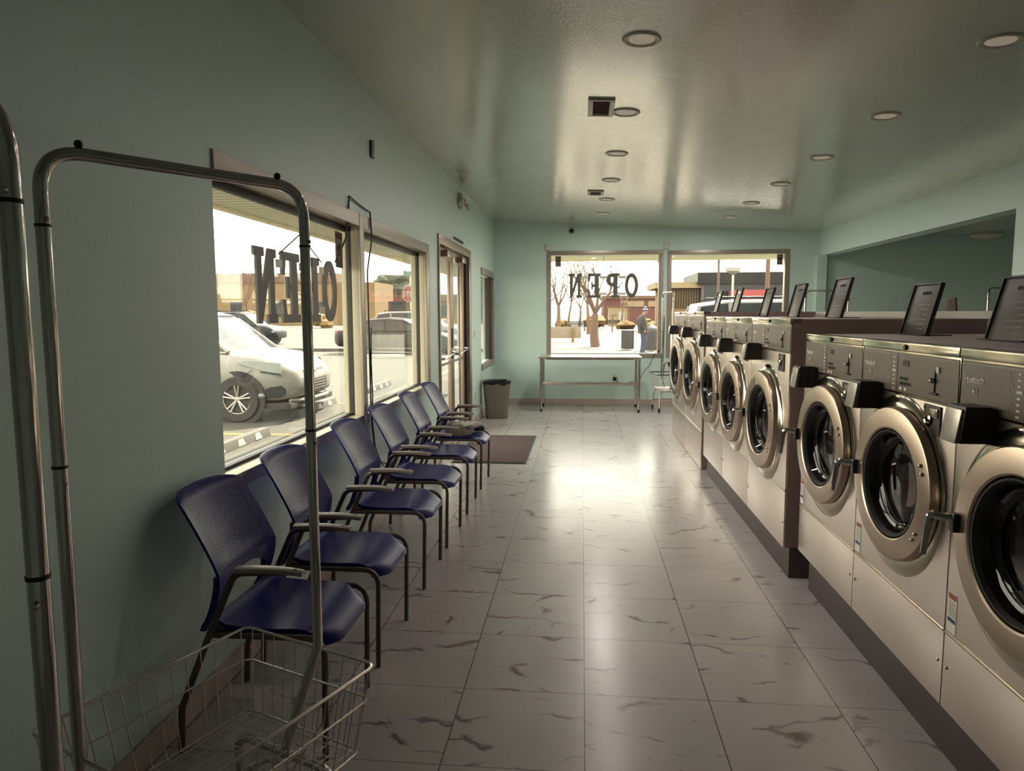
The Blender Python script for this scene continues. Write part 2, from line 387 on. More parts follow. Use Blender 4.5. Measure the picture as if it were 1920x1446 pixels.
# ------------------------------------------------------------------ room shell
XL, YB, YF = -1.54, 12.3, -1.6
def cz(x): return 3.112-.0439*x          # sloping ceiling
def wall_with_holes(name, fixed, t0, t1, a0, a1, z0, z1fn, holes, m, axis='x'):
    """wall slab; axis 'x': plane x from t0..t1 running along y; axis 'y': plane y from t0..t1 running along x"""
    mb = MB(); cuts = sorted({a0, a1, *[h[0] for h in holes], *[h[1] for h in holes]})
    for i in range(len(cuts)-1):
        c0, c1 = cuts[i], cuts[i+1]; seg = [h for h in holes if h[0] <= c0+1e-6 and h[1] >= c1-1e-6]
        def slab(lo, hi0, hi1):
            if axis == 'x':
                V = [(t0, c0, lo), (t1, c0, lo), (t1, c1, lo), (t0, c1, lo), (t0, c0, hi0), (t1, c0, hi0), (t1, c1, hi1), (t0, c1, hi1)]
            else:
                V = [(c0, t0, lo), (c1, t0, lo), (c1, t1, lo), (c0, t1, lo), (c0, t0, hi0), (c1, t0, hi1), (c1, t1, hi1), (c0, t1, hi0)]
            mb.add(V, [(0,1,2,3),(4,7,6,5),(0,4,5,1),(1,5,6,2),(2,6,7,3),(3,7,4,0)])
        if not seg: slab(z0, z1fn(c0), z1fn(c1))
        else:
            h = seg[0]
            if h[2] > z0+1e-4: slab(z0, h[2], h[2])
            slab(h[3], z1fn(c0), z1fn(c1))
    return struct(mb.build(name, m, smooth=False))
WH = [(2.85, 6.99, .84, 2.285), (7.45, 9.62, 0, 2.44), (10.68, 12.12, .76, 2.27)]
wall_with_holes('wall_left', XL, XL-.18, XL, YF, YB+.2, -.02, lambda a: cz(XL), WH, M['wall'], 'x')
BH = [(-.585, 1.345, .86, 2.64), (1.475, 3.43, .86, 2.63)]
wall_with_holes('wall_back', YB, YB, YB+.18, XL, 3.93, -.02, cz, BH, M['wall'], 'y')
fl = MB().box(XL-.18, 8.2, YF-.2, YB+.2, -.12, 0).build('floor', M['floor'], smooth=False); struct(fl)
# ceiling: sloped slab over the main hall
mb = MB(); V = []
for z in (0, .12):
    for x, y in ((XL-.18, YF-.2), (4.15, YF-.2), (4.15, YB+.2), (XL-.18, YB+.2)): V.append((x, y, cz(x)+z))
mb.add(V, [(0,1,2,3),(4,7,6,5),(0,4,5,1),(1,5,6,2),(2,6,7,3),(3,7,4,0)])
struct(mb.build('ceiling', M['ceil'], smooth=False))
# beam over the opening to the side room, pillar wall near the camera, side room shell
struct(MB().box(3.93, 4.15, 6.93, YB, 2.54, 2.97).build('trim_1', M['wall'], smooth=False))['label'] = 'aqua painted beam over the side room opening'
struct(MB().box(3.93, 4.15, YF-.2, 6.93, -.02, 2.97).build('wall_right', M['wall'], smooth=False))
struct(MB().box(4.02, 8.2, YB-.02, YB+.18, -.02, 2.95).build('wall_alcove', M['wall'], smooth=False))
struct(MB().box(8.0, 8.2, YF-.2, YB, -.02, 2.95).build('wall_far_right', M['wall'], smooth=False))
struct(MB().box(4.15, 8.2, YF-.2, YB+.2, 2.84, 2.96).build('ceiling', M['ceil'], smooth=False))
struct(MB().box(XL-.18, 8.2, YF-.2, YF, -.02, 3.2).build('wall_front', M['wall'], smooth=False))
struct(MB().box(3.87, 4.02, YB-.14, YB, 0, 2.545).build('trim_2', M['wall'], smooth=False))
# baseboards (marble-look tile skirting)
M['base'] = mat('tile_baseboard', (188, 172, 164), .35, noise=.12, nscale=7)
for i, (a, b) in enumerate(((YF, 7.40), (9.66, YB))):
    struct(MB().box(XL, XL+.012, a, b, 0, .1).build('baseboard_left' if i == 0 else 'baseboard_left_far', M['base'], bevel=.002))
struct(MB().box(XL+.012, 3.87, YB-.012, YB, 0, .1).build('baseboard_back', M['base'], bevel=.002))

# ------------------------------------------------------------------ windows and door in the left wall
def window_left():
    y0, y1, z0, z1 = WH[0]
    w = struct(empty('window_1', (XL, y0, z0)))
    P = lambda: MB()
    def b(name, m, *bx, bev=.003):
        x0, x1, a0, a1, c0, c1 = bx
        return MB().box(x0-XL, x1-XL, a0-y0, a1-y0, c0-z0, c1-z0).build(name, m, w, bevel=bev)
    b('frame', M['frame'], -1.66, XL+.012, y0, y1, 2.20, z1)               # header
    b('frame', M['frame'], -1.558, XL+.012, 6.87, y1, z0, 2.20)             # far jamb
    b('frame', M['cream_frame'], -1.69, -1.645, 6.88, y1, z0+.04, 2.20)
    b('frame', M['frame_dark'], -1.645, -1.607, 6.875, y1, z0+.04, 2.20)
    b('frame', M['cream_frame'], -1.607, -1.56, 6.87, y1, z0+.04, 2.20)
    b('mullion', M['cream_frame'], -1.672, -1.636, 4.79, 4.86, z0+.04, 2.20)
    b('mullion', M['frame_dark'], -1.636, -1.592, 4.78, 4.87, z0+.04, 2.20)
    b('mullion', M['cream_frame'], -1.592, XL-.002, 4.77, 4.87, z0+.04, 2.20)
    b('mullion', M['frame'], XL-.002, XL+.015, 4.77, 4.86, z0-.02, 2.285)
    b('sill', M['cream_frame'], -1.70, XL+.008, y0, y1, z0-.02, z0+.045)
    b('sill', M['frame_dark'], -1.66, -1.62, y0, 6.87, z0+.045, z0+.06)
    b('top_rail', M['frame_dark'], -1.66, -1.625, y0, 6.87, 2.165, 2.20)
    b('pane', M['glass'], -1.652, -1.646, y0, 4.79, z0+.045, 2.2, bev=0)
    b('pane', M['glass'], -1.652, -1.646, 4.86, 6.88, z0+.045, 2.2, bev=0)
window_left()
def window_small():
    y0, y1, z0, z1 = WH[2]; w = struct(empty('window_2', (XL, y0, z0)))
    def b(name, m, x0, x1, a0, a1, c0, c1, bev=.003): return MB().box(x0-XL, x1-XL, a0-y0, a1-y0, c0-z0, c1-z0).build(name, m, w, bevel=bev)
    f = M['frame']
    b('frame', f, XL-.05, XL+.02, y0, y1, z1-.07, z1+.03); b('frame', f, XL-.05, XL+.02, y0, y1, z0-.04, z0+.06)
    b('frame', f, XL-.05, XL+.02, y1-.10, y1+.02, z0+.06, z1-.07); b('frame', M['frame_dark'], XL-.10, XL-.03, y1-.3, y1-.10, z0+.06, z1-.07)
    b('frame', M['frame_dark'], XL-.10, XL-.03, y0, y0+.06, z0+.06, z1-.07)
    b('pane', M['glass'], XL-.075, XL-.069, y0+.06, y1-.3, z0+.06, z1-.07, 0)
window_small()
def windows_back():
    for k, (x0, x1, z0, z1) in enumerate(BH):
        w = struct(empty('window_%d' % (3+k), (x0, YB, z0)))
        def b(name, m, a0, a1, q0, q1, c0, c1, bev=.003): return MB().box(a0-x0, a1-x0, q0-YB, q1-YB, c0-z0, c1-z0).build(name, m, w, bevel=bev)
        t = .045; f = M['frame']
        b('frame', f, x0-.03, x1+.03, YB-.015, YB+.08, z1-t, z1+.03); b('frame', f, x0-.03, x1+.03, YB-.015, YB+.08, z0-.03, z0+t)
        b('frame', f, x0-.03, x0+t, YB-.015, YB+.08, z0+t, z1-t); b('frame', f, x1-t, x1+.03, YB-.015, YB+.08, z0+t, z1-t)
        b('pane', M['glass'], x0+t, x1-t, YB+.05, YB+.056, z0+t, z1-t, 0)
windows_back()
def door():
    y0, y1, z0, z1 = WH[1]; d = struct(empty('door_1', (XL, y0, 0)))
    def b(name, m, x0, x1, a0, a1, c0, c1, bev=.003, par=None): return MB().box(x0-XL, x1-XL, a0-y0, a1-y0, c0, c1).build(name, m, par or d, bevel=bev)
    al = M['alum']
    b('frame', al, XL-.14, XL+.02, y0, y1, z1-.09, z1+.01); b('frame', al, XL-.14, XL+.02, y0, y0+.06, 0, z1-.09); b('frame', al, XL-.14, XL+.02, y1-.16, y1, 0, z1-.09)
    b('frame', M['frame_dark'], XL-.12, XL-.005, y1-.24, y1-.16, 0, z1-.09)
    b('threshold', al, XL-.16, XL+.02, y0+.06, y1-.16, 0, .02)
    xa, xb = XL-.085, XL-.04; ym = 8.50
    for (a, c) in ((y0+.07, ym-.01), (ym+.01, y1-.25)):
        lf = b('door_leaf', al, xa, xb, a, a+.09, .03, z1-.10)
        b('stile', al, xa, xb, c-.09, c, .03, z1-.10, par=lf); b('rail', al, xa, xb, a+.09, c-.09, .03, .22, par=lf); b('rail', al, xa, xb, a+.09, c-.09, z1-.22, z1-.10, par=lf)
        b('rail', al, xa, xb, a+.09, c-.09, 1.0, 1.03, par=lf)
        b('pane', M['glass'], xa+.02, xa+.026, a+.09, c-.09, .22, z1-.22, 0, par=lf)
        mb = MB(); mb.tube(fillet([(xb-XL, a-y0+.06, 1.10), (XL-XL+.03, a-y0+.08, 1.10), (.03, c-y0-.08, 1.14), (xb-XL, c-y0-.06, 1.14)], .03), .014, 10)
        mb.build('push_bar', M['chrome'], lf)
        b('closer', al, xb, XL+.03, a+.35, a+.62, z1-.20, z1-.125, par=lf)
    b('lock_plate', M['black'], xb, xb+.012, ym-.06, ym-.03, 1.18, 1.42)
    b('lock_plate', M['black'], xb, xb+.012, ym-.06, ym-.035, 1.05, 1.12)
door()
# soffit, fascia outdoors on both sides
struct(MB().box(-2.85, XL-.18, -3, 16, 2.45, 2.52).build('trim_3', M['soffitb'], smooth=False))
struct(MB().box(-2.92, -2.85, -3, 16, 2.43, 2.75).build('trim_4', M['fascia'], smooth=False))
struct(MB().box(XL-.18, 9, YB+.18, 13.75, 2.62, 2.70).build('trim_5', M['soffit'], smooth=False))
struct(MB().box(XL-.18, 9, 13.75, 13.8, 2.60, 2.95).build('trim_6', M['fascia'], smooth=False))

# ------------------------------------------------------------------ ceiling fittings
def ceil_thing(o, x, y): o.location = (x, y, cz(x)); o.rotation_euler = (0, math.atan(.0439), 0)
def downlight():
    r = empty('downlight')
    mb = MB(); mb.lathe([(.072, -.002), (.085, -.010), (.10, -.010), (.108, -.002), (.108, .0), (.072, .0)], (0,0,0), 'z', 40, closed=True); mb.build('trim_ring', M['lamptrim'], r)
    MB().lathe([(.0, -.004), (.0725, -.004), (.0725, 0)], (0,0,0), 'z', 40).build('lens', M['lamp'], r)
    return r
d0 = downlight(); first = True
LR = [4.071, 5.485, 6.85, 8.18, 9.53, 10.86]
names = ['nearest', 'second', 'third', 'fourth', 'fifth', 'farthest']
for side, x in (('left', .315), ('right', 2.175)):
    for i, y in enumerate(LR):
        o = d0 if first else copy_tree(d0); first = False; ceil_thing(o, x, y)
        if i == 0: l = 'large round recessed downlight at %s of the ceiling, nearest in its row' % ('top centre' if side == 'left' else 'top right')
        else: l = 'round recessed downlight, %s from the viewer in the %s ceiling row' % (names[i], side)
        if side == 'left' and i == 1: l = 'round recessed downlight directly beside the square ceiling vent'
        tag(o, l, 'ceiling light', 'recessed downlights')
def vent(x, y, w, l, label):
    r = empty('ceiling_vent'); tag(r, label, 'vent', 'square ceiling vents')
    mb = MB()
    for a in ((-w/2, w/2, -l/2, -l/2+.03), (-w/2, w/2, l/2-.03, l/2), (-w/2, -w/2+.035, -l/2+.03, l/2-.03), (w/2-.035, w/2, -l/2+.03, l/2-.03)): mb.box(*a, -.014, 0)
    mb.build('frame', M['lamptrim'], r, bevel=.002)
    mb = MB(); n = 9
    for i in range(n):
        yy = -l/2+.035+(l-.07)*i/n; mb.box(-w/2+.035, w/2-.035, yy, yy+.006, -.012, -.002)
    mb.build('louvre', mat('vent_brown', (104, 78, 72), .6), r)
    MB().box(-w/2+.035, w/2-.035, -l/2+.03, l/2-.03, -.002, 0).build('backing', mat('vent_dark', (80, 52, 50), .8), r)
    ceil_thing(r, x, y)
vent(.128, 5.36, .19, .42, 'larger square ceiling vent with brown louvres beside a downlight')
vent(.158, 9.04, .20, .30, 'small distant square ceiling vent between the far downlights')
# dome light in side room
r = empty('flush_light', (6.40, 12.02, 2.84)); tag(r, 'round flush-mount dome light on the side room ceiling', 'ceiling light')
MB().lathe([(.24, 0), (.24, -.02), (.225, -.025)], (0,0,0), 'z', 40).build('base', M['lamptrim'], r)
MB().lathe([(.225, -.025), (.21, -.05), (.16, -.075), (.08, -.09), (0, -.094)], (0,0,0), 'z', 40).build('dome', M['cctv'], r)

# ------------------------------------------------------------------ small wall fittings
r = empty('wall_sensor', (XL, 5.12, 2.79)); tag(r, 'small slim wall box high on the left wall above the windows', 'sensor')
MB().box(0, .012, -.035, .035, -.06, .06).build('back_plate', M['black'], r, bevel=.002)
MB().box(.012, .032, -.03, .03, -.055, .06).build('cover', M['cctv'], r, bevel=.004)
r = empty('exit_sign', (XL, 8.9, 2.99)); tag(r, 'emergency exit sign box with two lamp heads above the glass door', 'exit sign')
MB().box(0, .055, -.15, .15, -.10, .10).build('housing', M['cctv'], r, bevel=.008)
for s in (-1, 1):
    mb = MB(); mb.lathe([(0, -.03), (.035, -.03), (.045, 0), (.045, .03), (0, .03)], (.05, s*.20, -.03), 'x', 20); mb.cyl((.03, s*.12, -.03), (.03, s*.20, -.03), .012, 8)
    mb.build('lamp_head', M['cctv'], r)
text_mesh('EXIT', .13, lambda x, y, z: (.0565+z, x, y), .001, 'lettering', mat('exit_red', (150, 60, 50), .5), r, mirror=False)
r = empty('door_vent', (XL, 8.75, 2.505)); tag(r, 'dark slotted strip on the wall above the door frame', 'vent')
mb = MB()
for i in range(14): mb.box(0, .006, -.34+i*.049, -.34+i*.049+.034, -.016, .016)
mb.build('slot', M['black'], r); MB().box(0, .003, -.35, .35, -.02, .02).build('plate', M['frame'], r)
def switch(x, y, z, name, label, w=.035, h=.06):
    r = empty(name, (x, y, z)); tag(r, label, 'switch' if 'switch' in name else 'outlet')
    MB().box(0, .006, -w, w, -h, h).build('cover_plate', M['cctv'], r, bevel=.002)
    if 'switch' in name: MB().box(.006, .012, -.008, .008, -.018, .018).build('toggle', M['cctv'], r, bevel=.002)
    else:
        for s in (-1, 1): MB().box(.006, .0075, -.014, .014, s*.022-.012, s*.022+.012).build('socket', M['frame'], r, bevel=.001)
switch(XL, 9.98, 1.31, 'light_switch', 'light switch on the wall between the door and the small window')
switch(XL, 9.98, .40, 'wall_outlet', 'low wall outlet between the door and the small window')
r = empty('wall_outlet', (.571, YB, .479)); tag(r, 'white wall outlet with a black plug under the steel table', 'outlet')
MB().box(-.04, .04, -.006, 0, -.05, .075).build('cover_plate', M['cctv'], r, bevel=.002)
MB().box(-.03, .03, -.05, -.006, -.055, .01).build('plug', M['black'], r, bevel=.004)
r = empty('security_camera', (-.19, YB, 3.0)); tag(r, 'small white dome security camera high on the back wall', 'camera')
MB().lathe([(.058, 0), (.062, -.02), (.055, -.035), (.045, -.04)], (0,0,0), 'y', 28).build('housing', M['cctv'], r)
MB().lathe([(.042, -.038), (.036, -.055), (.02, -.068), (0, -.072)], (0,0,0), 'y', 28).build('dome', M['blackgloss'], r)
for x, l in ((-.61, 'above left corner of the first back window'), (1.415, 'between the two back windows')):
    r = empty('wall_box', (x, YB, 2.735)); tag(r, 'small pale wall box '+l, 'box'); MB().box(-.035, .035, -.03, 0, -.055, .055).build('cover', M['cctv'], r, bevel=.004); MB().box(-.03, .03, -.032, -.03, -.05, -.045).build('seam', M['frame'], r)

def cctv_sticker(loc, rz, label, w=.10, h=.18):
    r = empty('window_sticker', loc, rz); tag(r, label, 'sticker')
    MB().box(-w/2, w/2, -.0015, 0, -h/2, h/2).build('sheet', mat('sticker_grey', (140, 128, 116), .6), r)
    MB().box(-w/2+.006, w/2-.006, -.0025, -.0015, h/2-.045, h/2-.012).build('heading_bar', mat('sticker_brown', (110, 76, 62), .6), r)
    mb = MB(); mb.prism([(-.035, .02), (.012, .038), (.035, .012), (-.01, -.012), (-.03, .0)], lambda a, b, c: (a, c, b), -.003, -.0015)
    mb.prism([(.005, -.01), (.016, -.01), (.03, -.04), (.02, -.042)], lambda a, b, c: (a, c, b), -.003, -.0015)
    mb.build('camera_symbol', M['black'], r)
    mb = MB()
    for i in range(3): mb.box(-w/2+.015, w/2-.015, -.0022, -.0015, -h/2+.015+i*.016, -h/2+.02+i*.016)
    mb.build('printed_text', M['black'], r)
cctv_sticker((-.42, YB+.049, 2.495), 0, 'security camera warning sticker in the corner of the first back window')
cctv_sticker((3.315, YB+.049, 2.49), 0, 'security camera warning sticker at the top right of the second back window')
cctv_sticker((-1.640, 4.66, 2.03), PI/2, 'security camera warning sticker at the top of the left window pane, beside its mullion', .14, .24)

# ------------------------------------------------------------------ OPEN letter signs
def letter_polys():
    """slab-serif glyphs in a 1 x 1.45 box, each a list of polygons"""
    H = 1.45; s = .17; L = {}
    L['P'] = [[(.0, 0), (.62, 0), (.62, s), (.46, s), (.46, H-s), (.46, H), (0, H), (0, H-s), (.14, H-s), (.14, s), (0, s)],]
    bow = []
    for k in range(13): a = PI/2-PI*k/12; bow.append((.50+.48*cos(a), 1.06+.39*sin(a)))
    for k in range(13): a = -PI/2+PI*k/12; bow.append((.50+.20*cos(a), 1.06+.17*sin(a)))
    L['P'].append(bow); L['P'].append([(.44, 1.23), (.52, 1.23), (.52, 1.45), (.44, 1.45)]); L['P'].append([(.44, .67), (.52, .67), (.52, .89), (.44, .89)])
    L['E'] = [[(0, 0), (.95, 0), (.95, .48), (.80, .48), (.74, s), (.46, s), (.46, .64), (.58, .64), (.58, .5), (.7, .5), (.7, .95), (.58, .95), (.58, .81), (.46, .81), (.46, H-s), (.74, H-s), (.80, .98), (.95, .98), (.95, H), (0, H), (0, H-s), (.14, H-s), (.14, s), (0, s)]]
    L['N'] = [[(0, 0), (.44, 0), (.44, s), (.33, s), (.33, .98), (.72, 0), (.90, 0), (.90, H-s), (1, H-s), (1, H), (.56, H), (.56, H-s), (.68, H-s), (.68, .55), (.35, H), (0, H), (0, H-s), (.11, H-s), (.11, s), (0, s)]]
    ring = []
    for k in range(33): a = 2*PI*k/32; ring.append((.5+.48*cos(a), .725+.725*sin(a)))
    for k in range(33): a = -2*PI*k/32; ring.append((.5+.24*cos(a), .725+.48*sin(a)))
    L['O'] = [ring]
    return L
def open_sign(loc, fn, w, h, gap, label, chainz):
    """reads OPEN from the street; fn(u,v,d): u along street-left to right"""
    r = empty('open_sign', loc); tag(r, label, 'sign'); LP = letter_polys()
    cur = 0; total = 4*w+3*gap
    for ch in 'OPEN':
        mb = MB()
        for pl in LP[ch]:
            if ch == 'O':
                # ring as quads
                out, inn = pl[:33], list(reversed(pl[33:]))
                for k in range(32):
                    q = [out[k], out[k+1], inn[k+1], inn[k]]
                    V = [fn(cur+a*w-total/2, b/1.45*h, d) for d in (0, .03) for a, b in q]
                    mb.add(V, [(0,1,2,3),(7,6,5,4),(0,4,5,1),(2,6,7,3)])
            else: mb.prism([(cur+a*w-total/2, b/1.45*h) for a, b in pl], lambda a, b, d: fn(a, b, d), 0, .03)
        o = mb.build('letter', M['sign_body'], r, smooth=False)
        cur += w+gap
    mb = MB()
    for i in range(1, 4):
        u = i*(w+gap)-gap/2-total/2
        for v in (.07, h-.07):
            A = [fn(u-gap*.75, v-.022, .031), fn(u+gap*.75, v-.022, .031), fn(u+gap*.75, v+.022, .031), fn(u-gap*.75, v+.022, .031)]
            B = [fn(u-gap*.75, v-.022, .036), fn(u+gap*.75, v-.022, .036), fn(u+gap*.75, v+.022, .036), fn(u-gap*.75, v+.022, .036)]
            mb = MB(); mb.add(A+B, [(0,1,2,3),(7,6,5,4),(0,4,5,1),(1,5,6,2),(2,6,7,3),(3,7,4,0)])
            mb.build('link_plate', M['clip'], r)
    mb = MB(); ul, ur = -total/2+w+gap/2, total/2-w-gap/2
    for u in (ul, ur):
        mb.tube([fn(u, h-.02, .035), fn(0, chainz-.10, .02)], .004, 6)
    mb.tube([fn(0, chainz-.10, .02), fn(0, chainz, .02)], .0035, 6)
    mb.build('hanging_chain', M['cable'], r)
    return r
# left window: plane parallel to the wall, street side -x; street-left = +y
open_sign((-1.62, 3.93, 1.552), lambda u, v, d: (d*.45, -u, v), .252, .385, .055, 'large unlit letter sign on chains in the left window, seen from behind', .60)
open_sign((.36, YB+.02, 1.86), lambda u, v, d: (-u, -.04-d, v), .235, .42, .085, 'unlit letter sign hanging in the back window, seen from behind', .72)
mb = MB()
z0 = 1.95
mb.tube([(-1.528, 4.57, 2.37), (-1.535, 4.56, 2.25), (-1.545, 4.54, 2.1), (-1.585, 4.43, z0-.02)], .006, 6)
mb.tube([(-1.528, 4.57, 2.37), (-1.53, 4.8, 2.345), (-1.53, 5.0, 2.33)], .005, 6)
mb.tube([(-1.522, 5.0, 2.33), (-1.517, 5.02, 2.15), (-1.52, 4.90, 1.9), (-1.518, 4.90, 1.4), (-1.52, 4.91, .9), (-1.515, 4.97, .62), (-1.512, 5.1, .48), (-1.51, 5.3, .42)], .006, 6)
mb.tube([(-1.512, 4.93, 1.5), (-1.508, 4.90, 1.25), (-1.512, 4.93, 1.0), (-1.505, 4.88, .8), (-1.51, 4.96, .55), (-1.505, 5.15, .44)], .005, 6)
tag(mb.build('power_cord', M['cable']), 'dark power cord draped over the left window frame and down the mullion', 'cord')

# ------------------------------------------------------------------ chairs
def make_chair():
    r = empty('stacking_chair')
    # seat
    def seat(u, v, s):
        y = (v-.5)*2; x = -.135+.445*u
        hw = .232-.022*u**3
        edge = .045*max(0, abs(y)-.6)**2*6*(u**6)
        x -= edge*1.6
        z = .482+.010*(abs(y)**2.5)*(1-u)-.012*sin(PI*min(1, u*1.25))-.060*max(0, (u-.52)/.48)**2.8
        z += .028*max(0, 1-u/.12)**2
        return (x, y*hw, z-(.018 if s else 0))
    MB().shell(seat, 20, 16, .018).build('seat', M['chairplastic'], r, ang=60)
    MB().box(-.155, .16, -.225, .225, .438, .462).build('seat_frame', M['rubber'], r, bevel=.008)
    # back: curved shell with arched lower edge and two supports
    def bx(z, y):
        t = (z-.47)/.475
        x = -.150+.045*sin(PI*min(1, t/.62))*(1 if t < .62 else 0)
        if t >= .40: x = -.106-.150*((t-.40)/.6)**1.15
        else: x = -.155+.049*(sin(PI/2*t/.40))
        x -= .035*(1-(y/.23)**2)*min(1, max(0, (t-.2)/.3))
        x -= .016*max(0, (t-.94)/.06)**2
        return x
    def back(u, v, s):
        y = (v-.5)*2; hw = .232-.014*abs(u-.35)
        zl = .585+.075*(abs(y)**3)*-1+.045*(1-y*y)
        ztop = .948-.018*abs(y)**6-.006*y*y
        z = zl+(ztop-zl)*u
        return (bx(z, y*hw)-(.012 if s else 0), y*hw, z)
    MB().shell(back, 22, 18, .012).build('backrest', M['perf'], r, ang=60)
    for sgn in (-1, 1):
        def sup(u, v, s):
            z = .455+u*.20; wdt = .05+.035*u**2
            yo = sgn*(.230-.002*u); y = yo-sgn*v*wdt
            x = bx(max(z, .47), y)-.004-(0 if z > .5 else .012*(1-(z-.455)/.045))
            return (x-(.022 if s else 0), y, z)
        MB().shell(sup, 10, 4, .02).build('back_support', M['chairplastic'], r, ang=60)
    for sgn in (-1, 1):
        y = sgn*.253
        P = fillet([(-.272, y, 0), (-.262, y, .17), (-.158, y, .42), (-.038, y, .688), (.19, y, .700)], [0, .10, 0, .06, 0], 8)
        MB().tube(P, .0125, 12).build('leg', M['chairleg'], r)
        P = fillet([(.272, y*.97, 0), (.282, y*.97, .455), (-.15, y*.97, .452)], .075, 8)
        MB().tube(P, .0115, 12).build('leg', M['chairleg'], r)
        def arm(u, v, s):
            x = -.03+.245*u; yy = y+(v-.5)*.046*(1-.25*u*u)
            return (x, yy, .712+.004*sin(PI*u)-.004*(2*v-1)**2-(.014 if s else 0)-.006*u**4)
        MB().shell(arm, 10, 6, .014).build('armrest', M['chairarm'], r, ang=60)
    MB().cyl((-.15, -.245, .452), (-.15, .245, .452), .010, 10).build('crossbar', M['chairleg'], r)
    return r
ch0 = make_chair()
CH = [(2.54, 'nearest blue stacking chair, its legs behind the wire basket'), (3.21, 'second blue chair from the viewer, partly crossed by the chrome cart pole'),
      (4.115, 'third blue chair from the viewer, after the gap in the row'), (4.84, 'fourth blue chair from the viewer, below the window mullion'),
      (5.65, 'fifth blue chair from the viewer, just before the chair holding magazines'), (6.46, 'farthest blue chair, with magazines and a plastic bag on its seat')]
for i, (y, l) in enumerate(CH):
    o = ch0 if i == 0 else copy_tree(ch0); o.location = (-1.18, y, 0); o.rotation_euler = (0, 0, [0, -.01, .01, -.015, .012, -.01][i]); tag(o, l, 'chair', 'blue chairs along the window wall')
# things on the last chair
def folded(u, v, s): pass
mb = MB()
for i in range(3):
    a = .06*i; mb.box(-1.24+.01*i, -1.02+.006*i, 6.31+.012*i, 6.50-.01*i, .484+.012*i, .494+.012*i)
tag(mb.build('magazine_stack', M['cardboard'], bevel=.002), 'small pile of magazines lying on the farthest blue chair', 'magazines')
def bagf(u, v):
    a = 2*PI*v; rr = (.09+.02*sin(5*a)+.012*sin(9*a+2*u))*sin(PI*min(.98, u+.02))**.6
    return (-1.10+rr*cos(a)*1.5, 6.45+rr*sin(a)*.9, .530+.055*(1-cos(PI*(1-u)))/2+.008*sin(7*a+5*u))
tag(MB().grid(bagf, 10, 36, True).build('plastic_bag', M['bag']), 'crumpled clear plastic bag on the magazines on the farthest chair', 'bag')
r = empty('small_box', (-.99, 6.56, .488), .1); tag(r, 'small dark box with a grey end on the farthest chair seat', 'box')
MB().box(-.085, .06, -.05, .05, 0, .042).build('sleeve', mat('dark_box', (50, 50, 70), .5), r, bevel=.002); MB().box(.06, .075, -.05, .05, 0, .042).build('end_flap', M['cardboard'], r, bevel=.002)

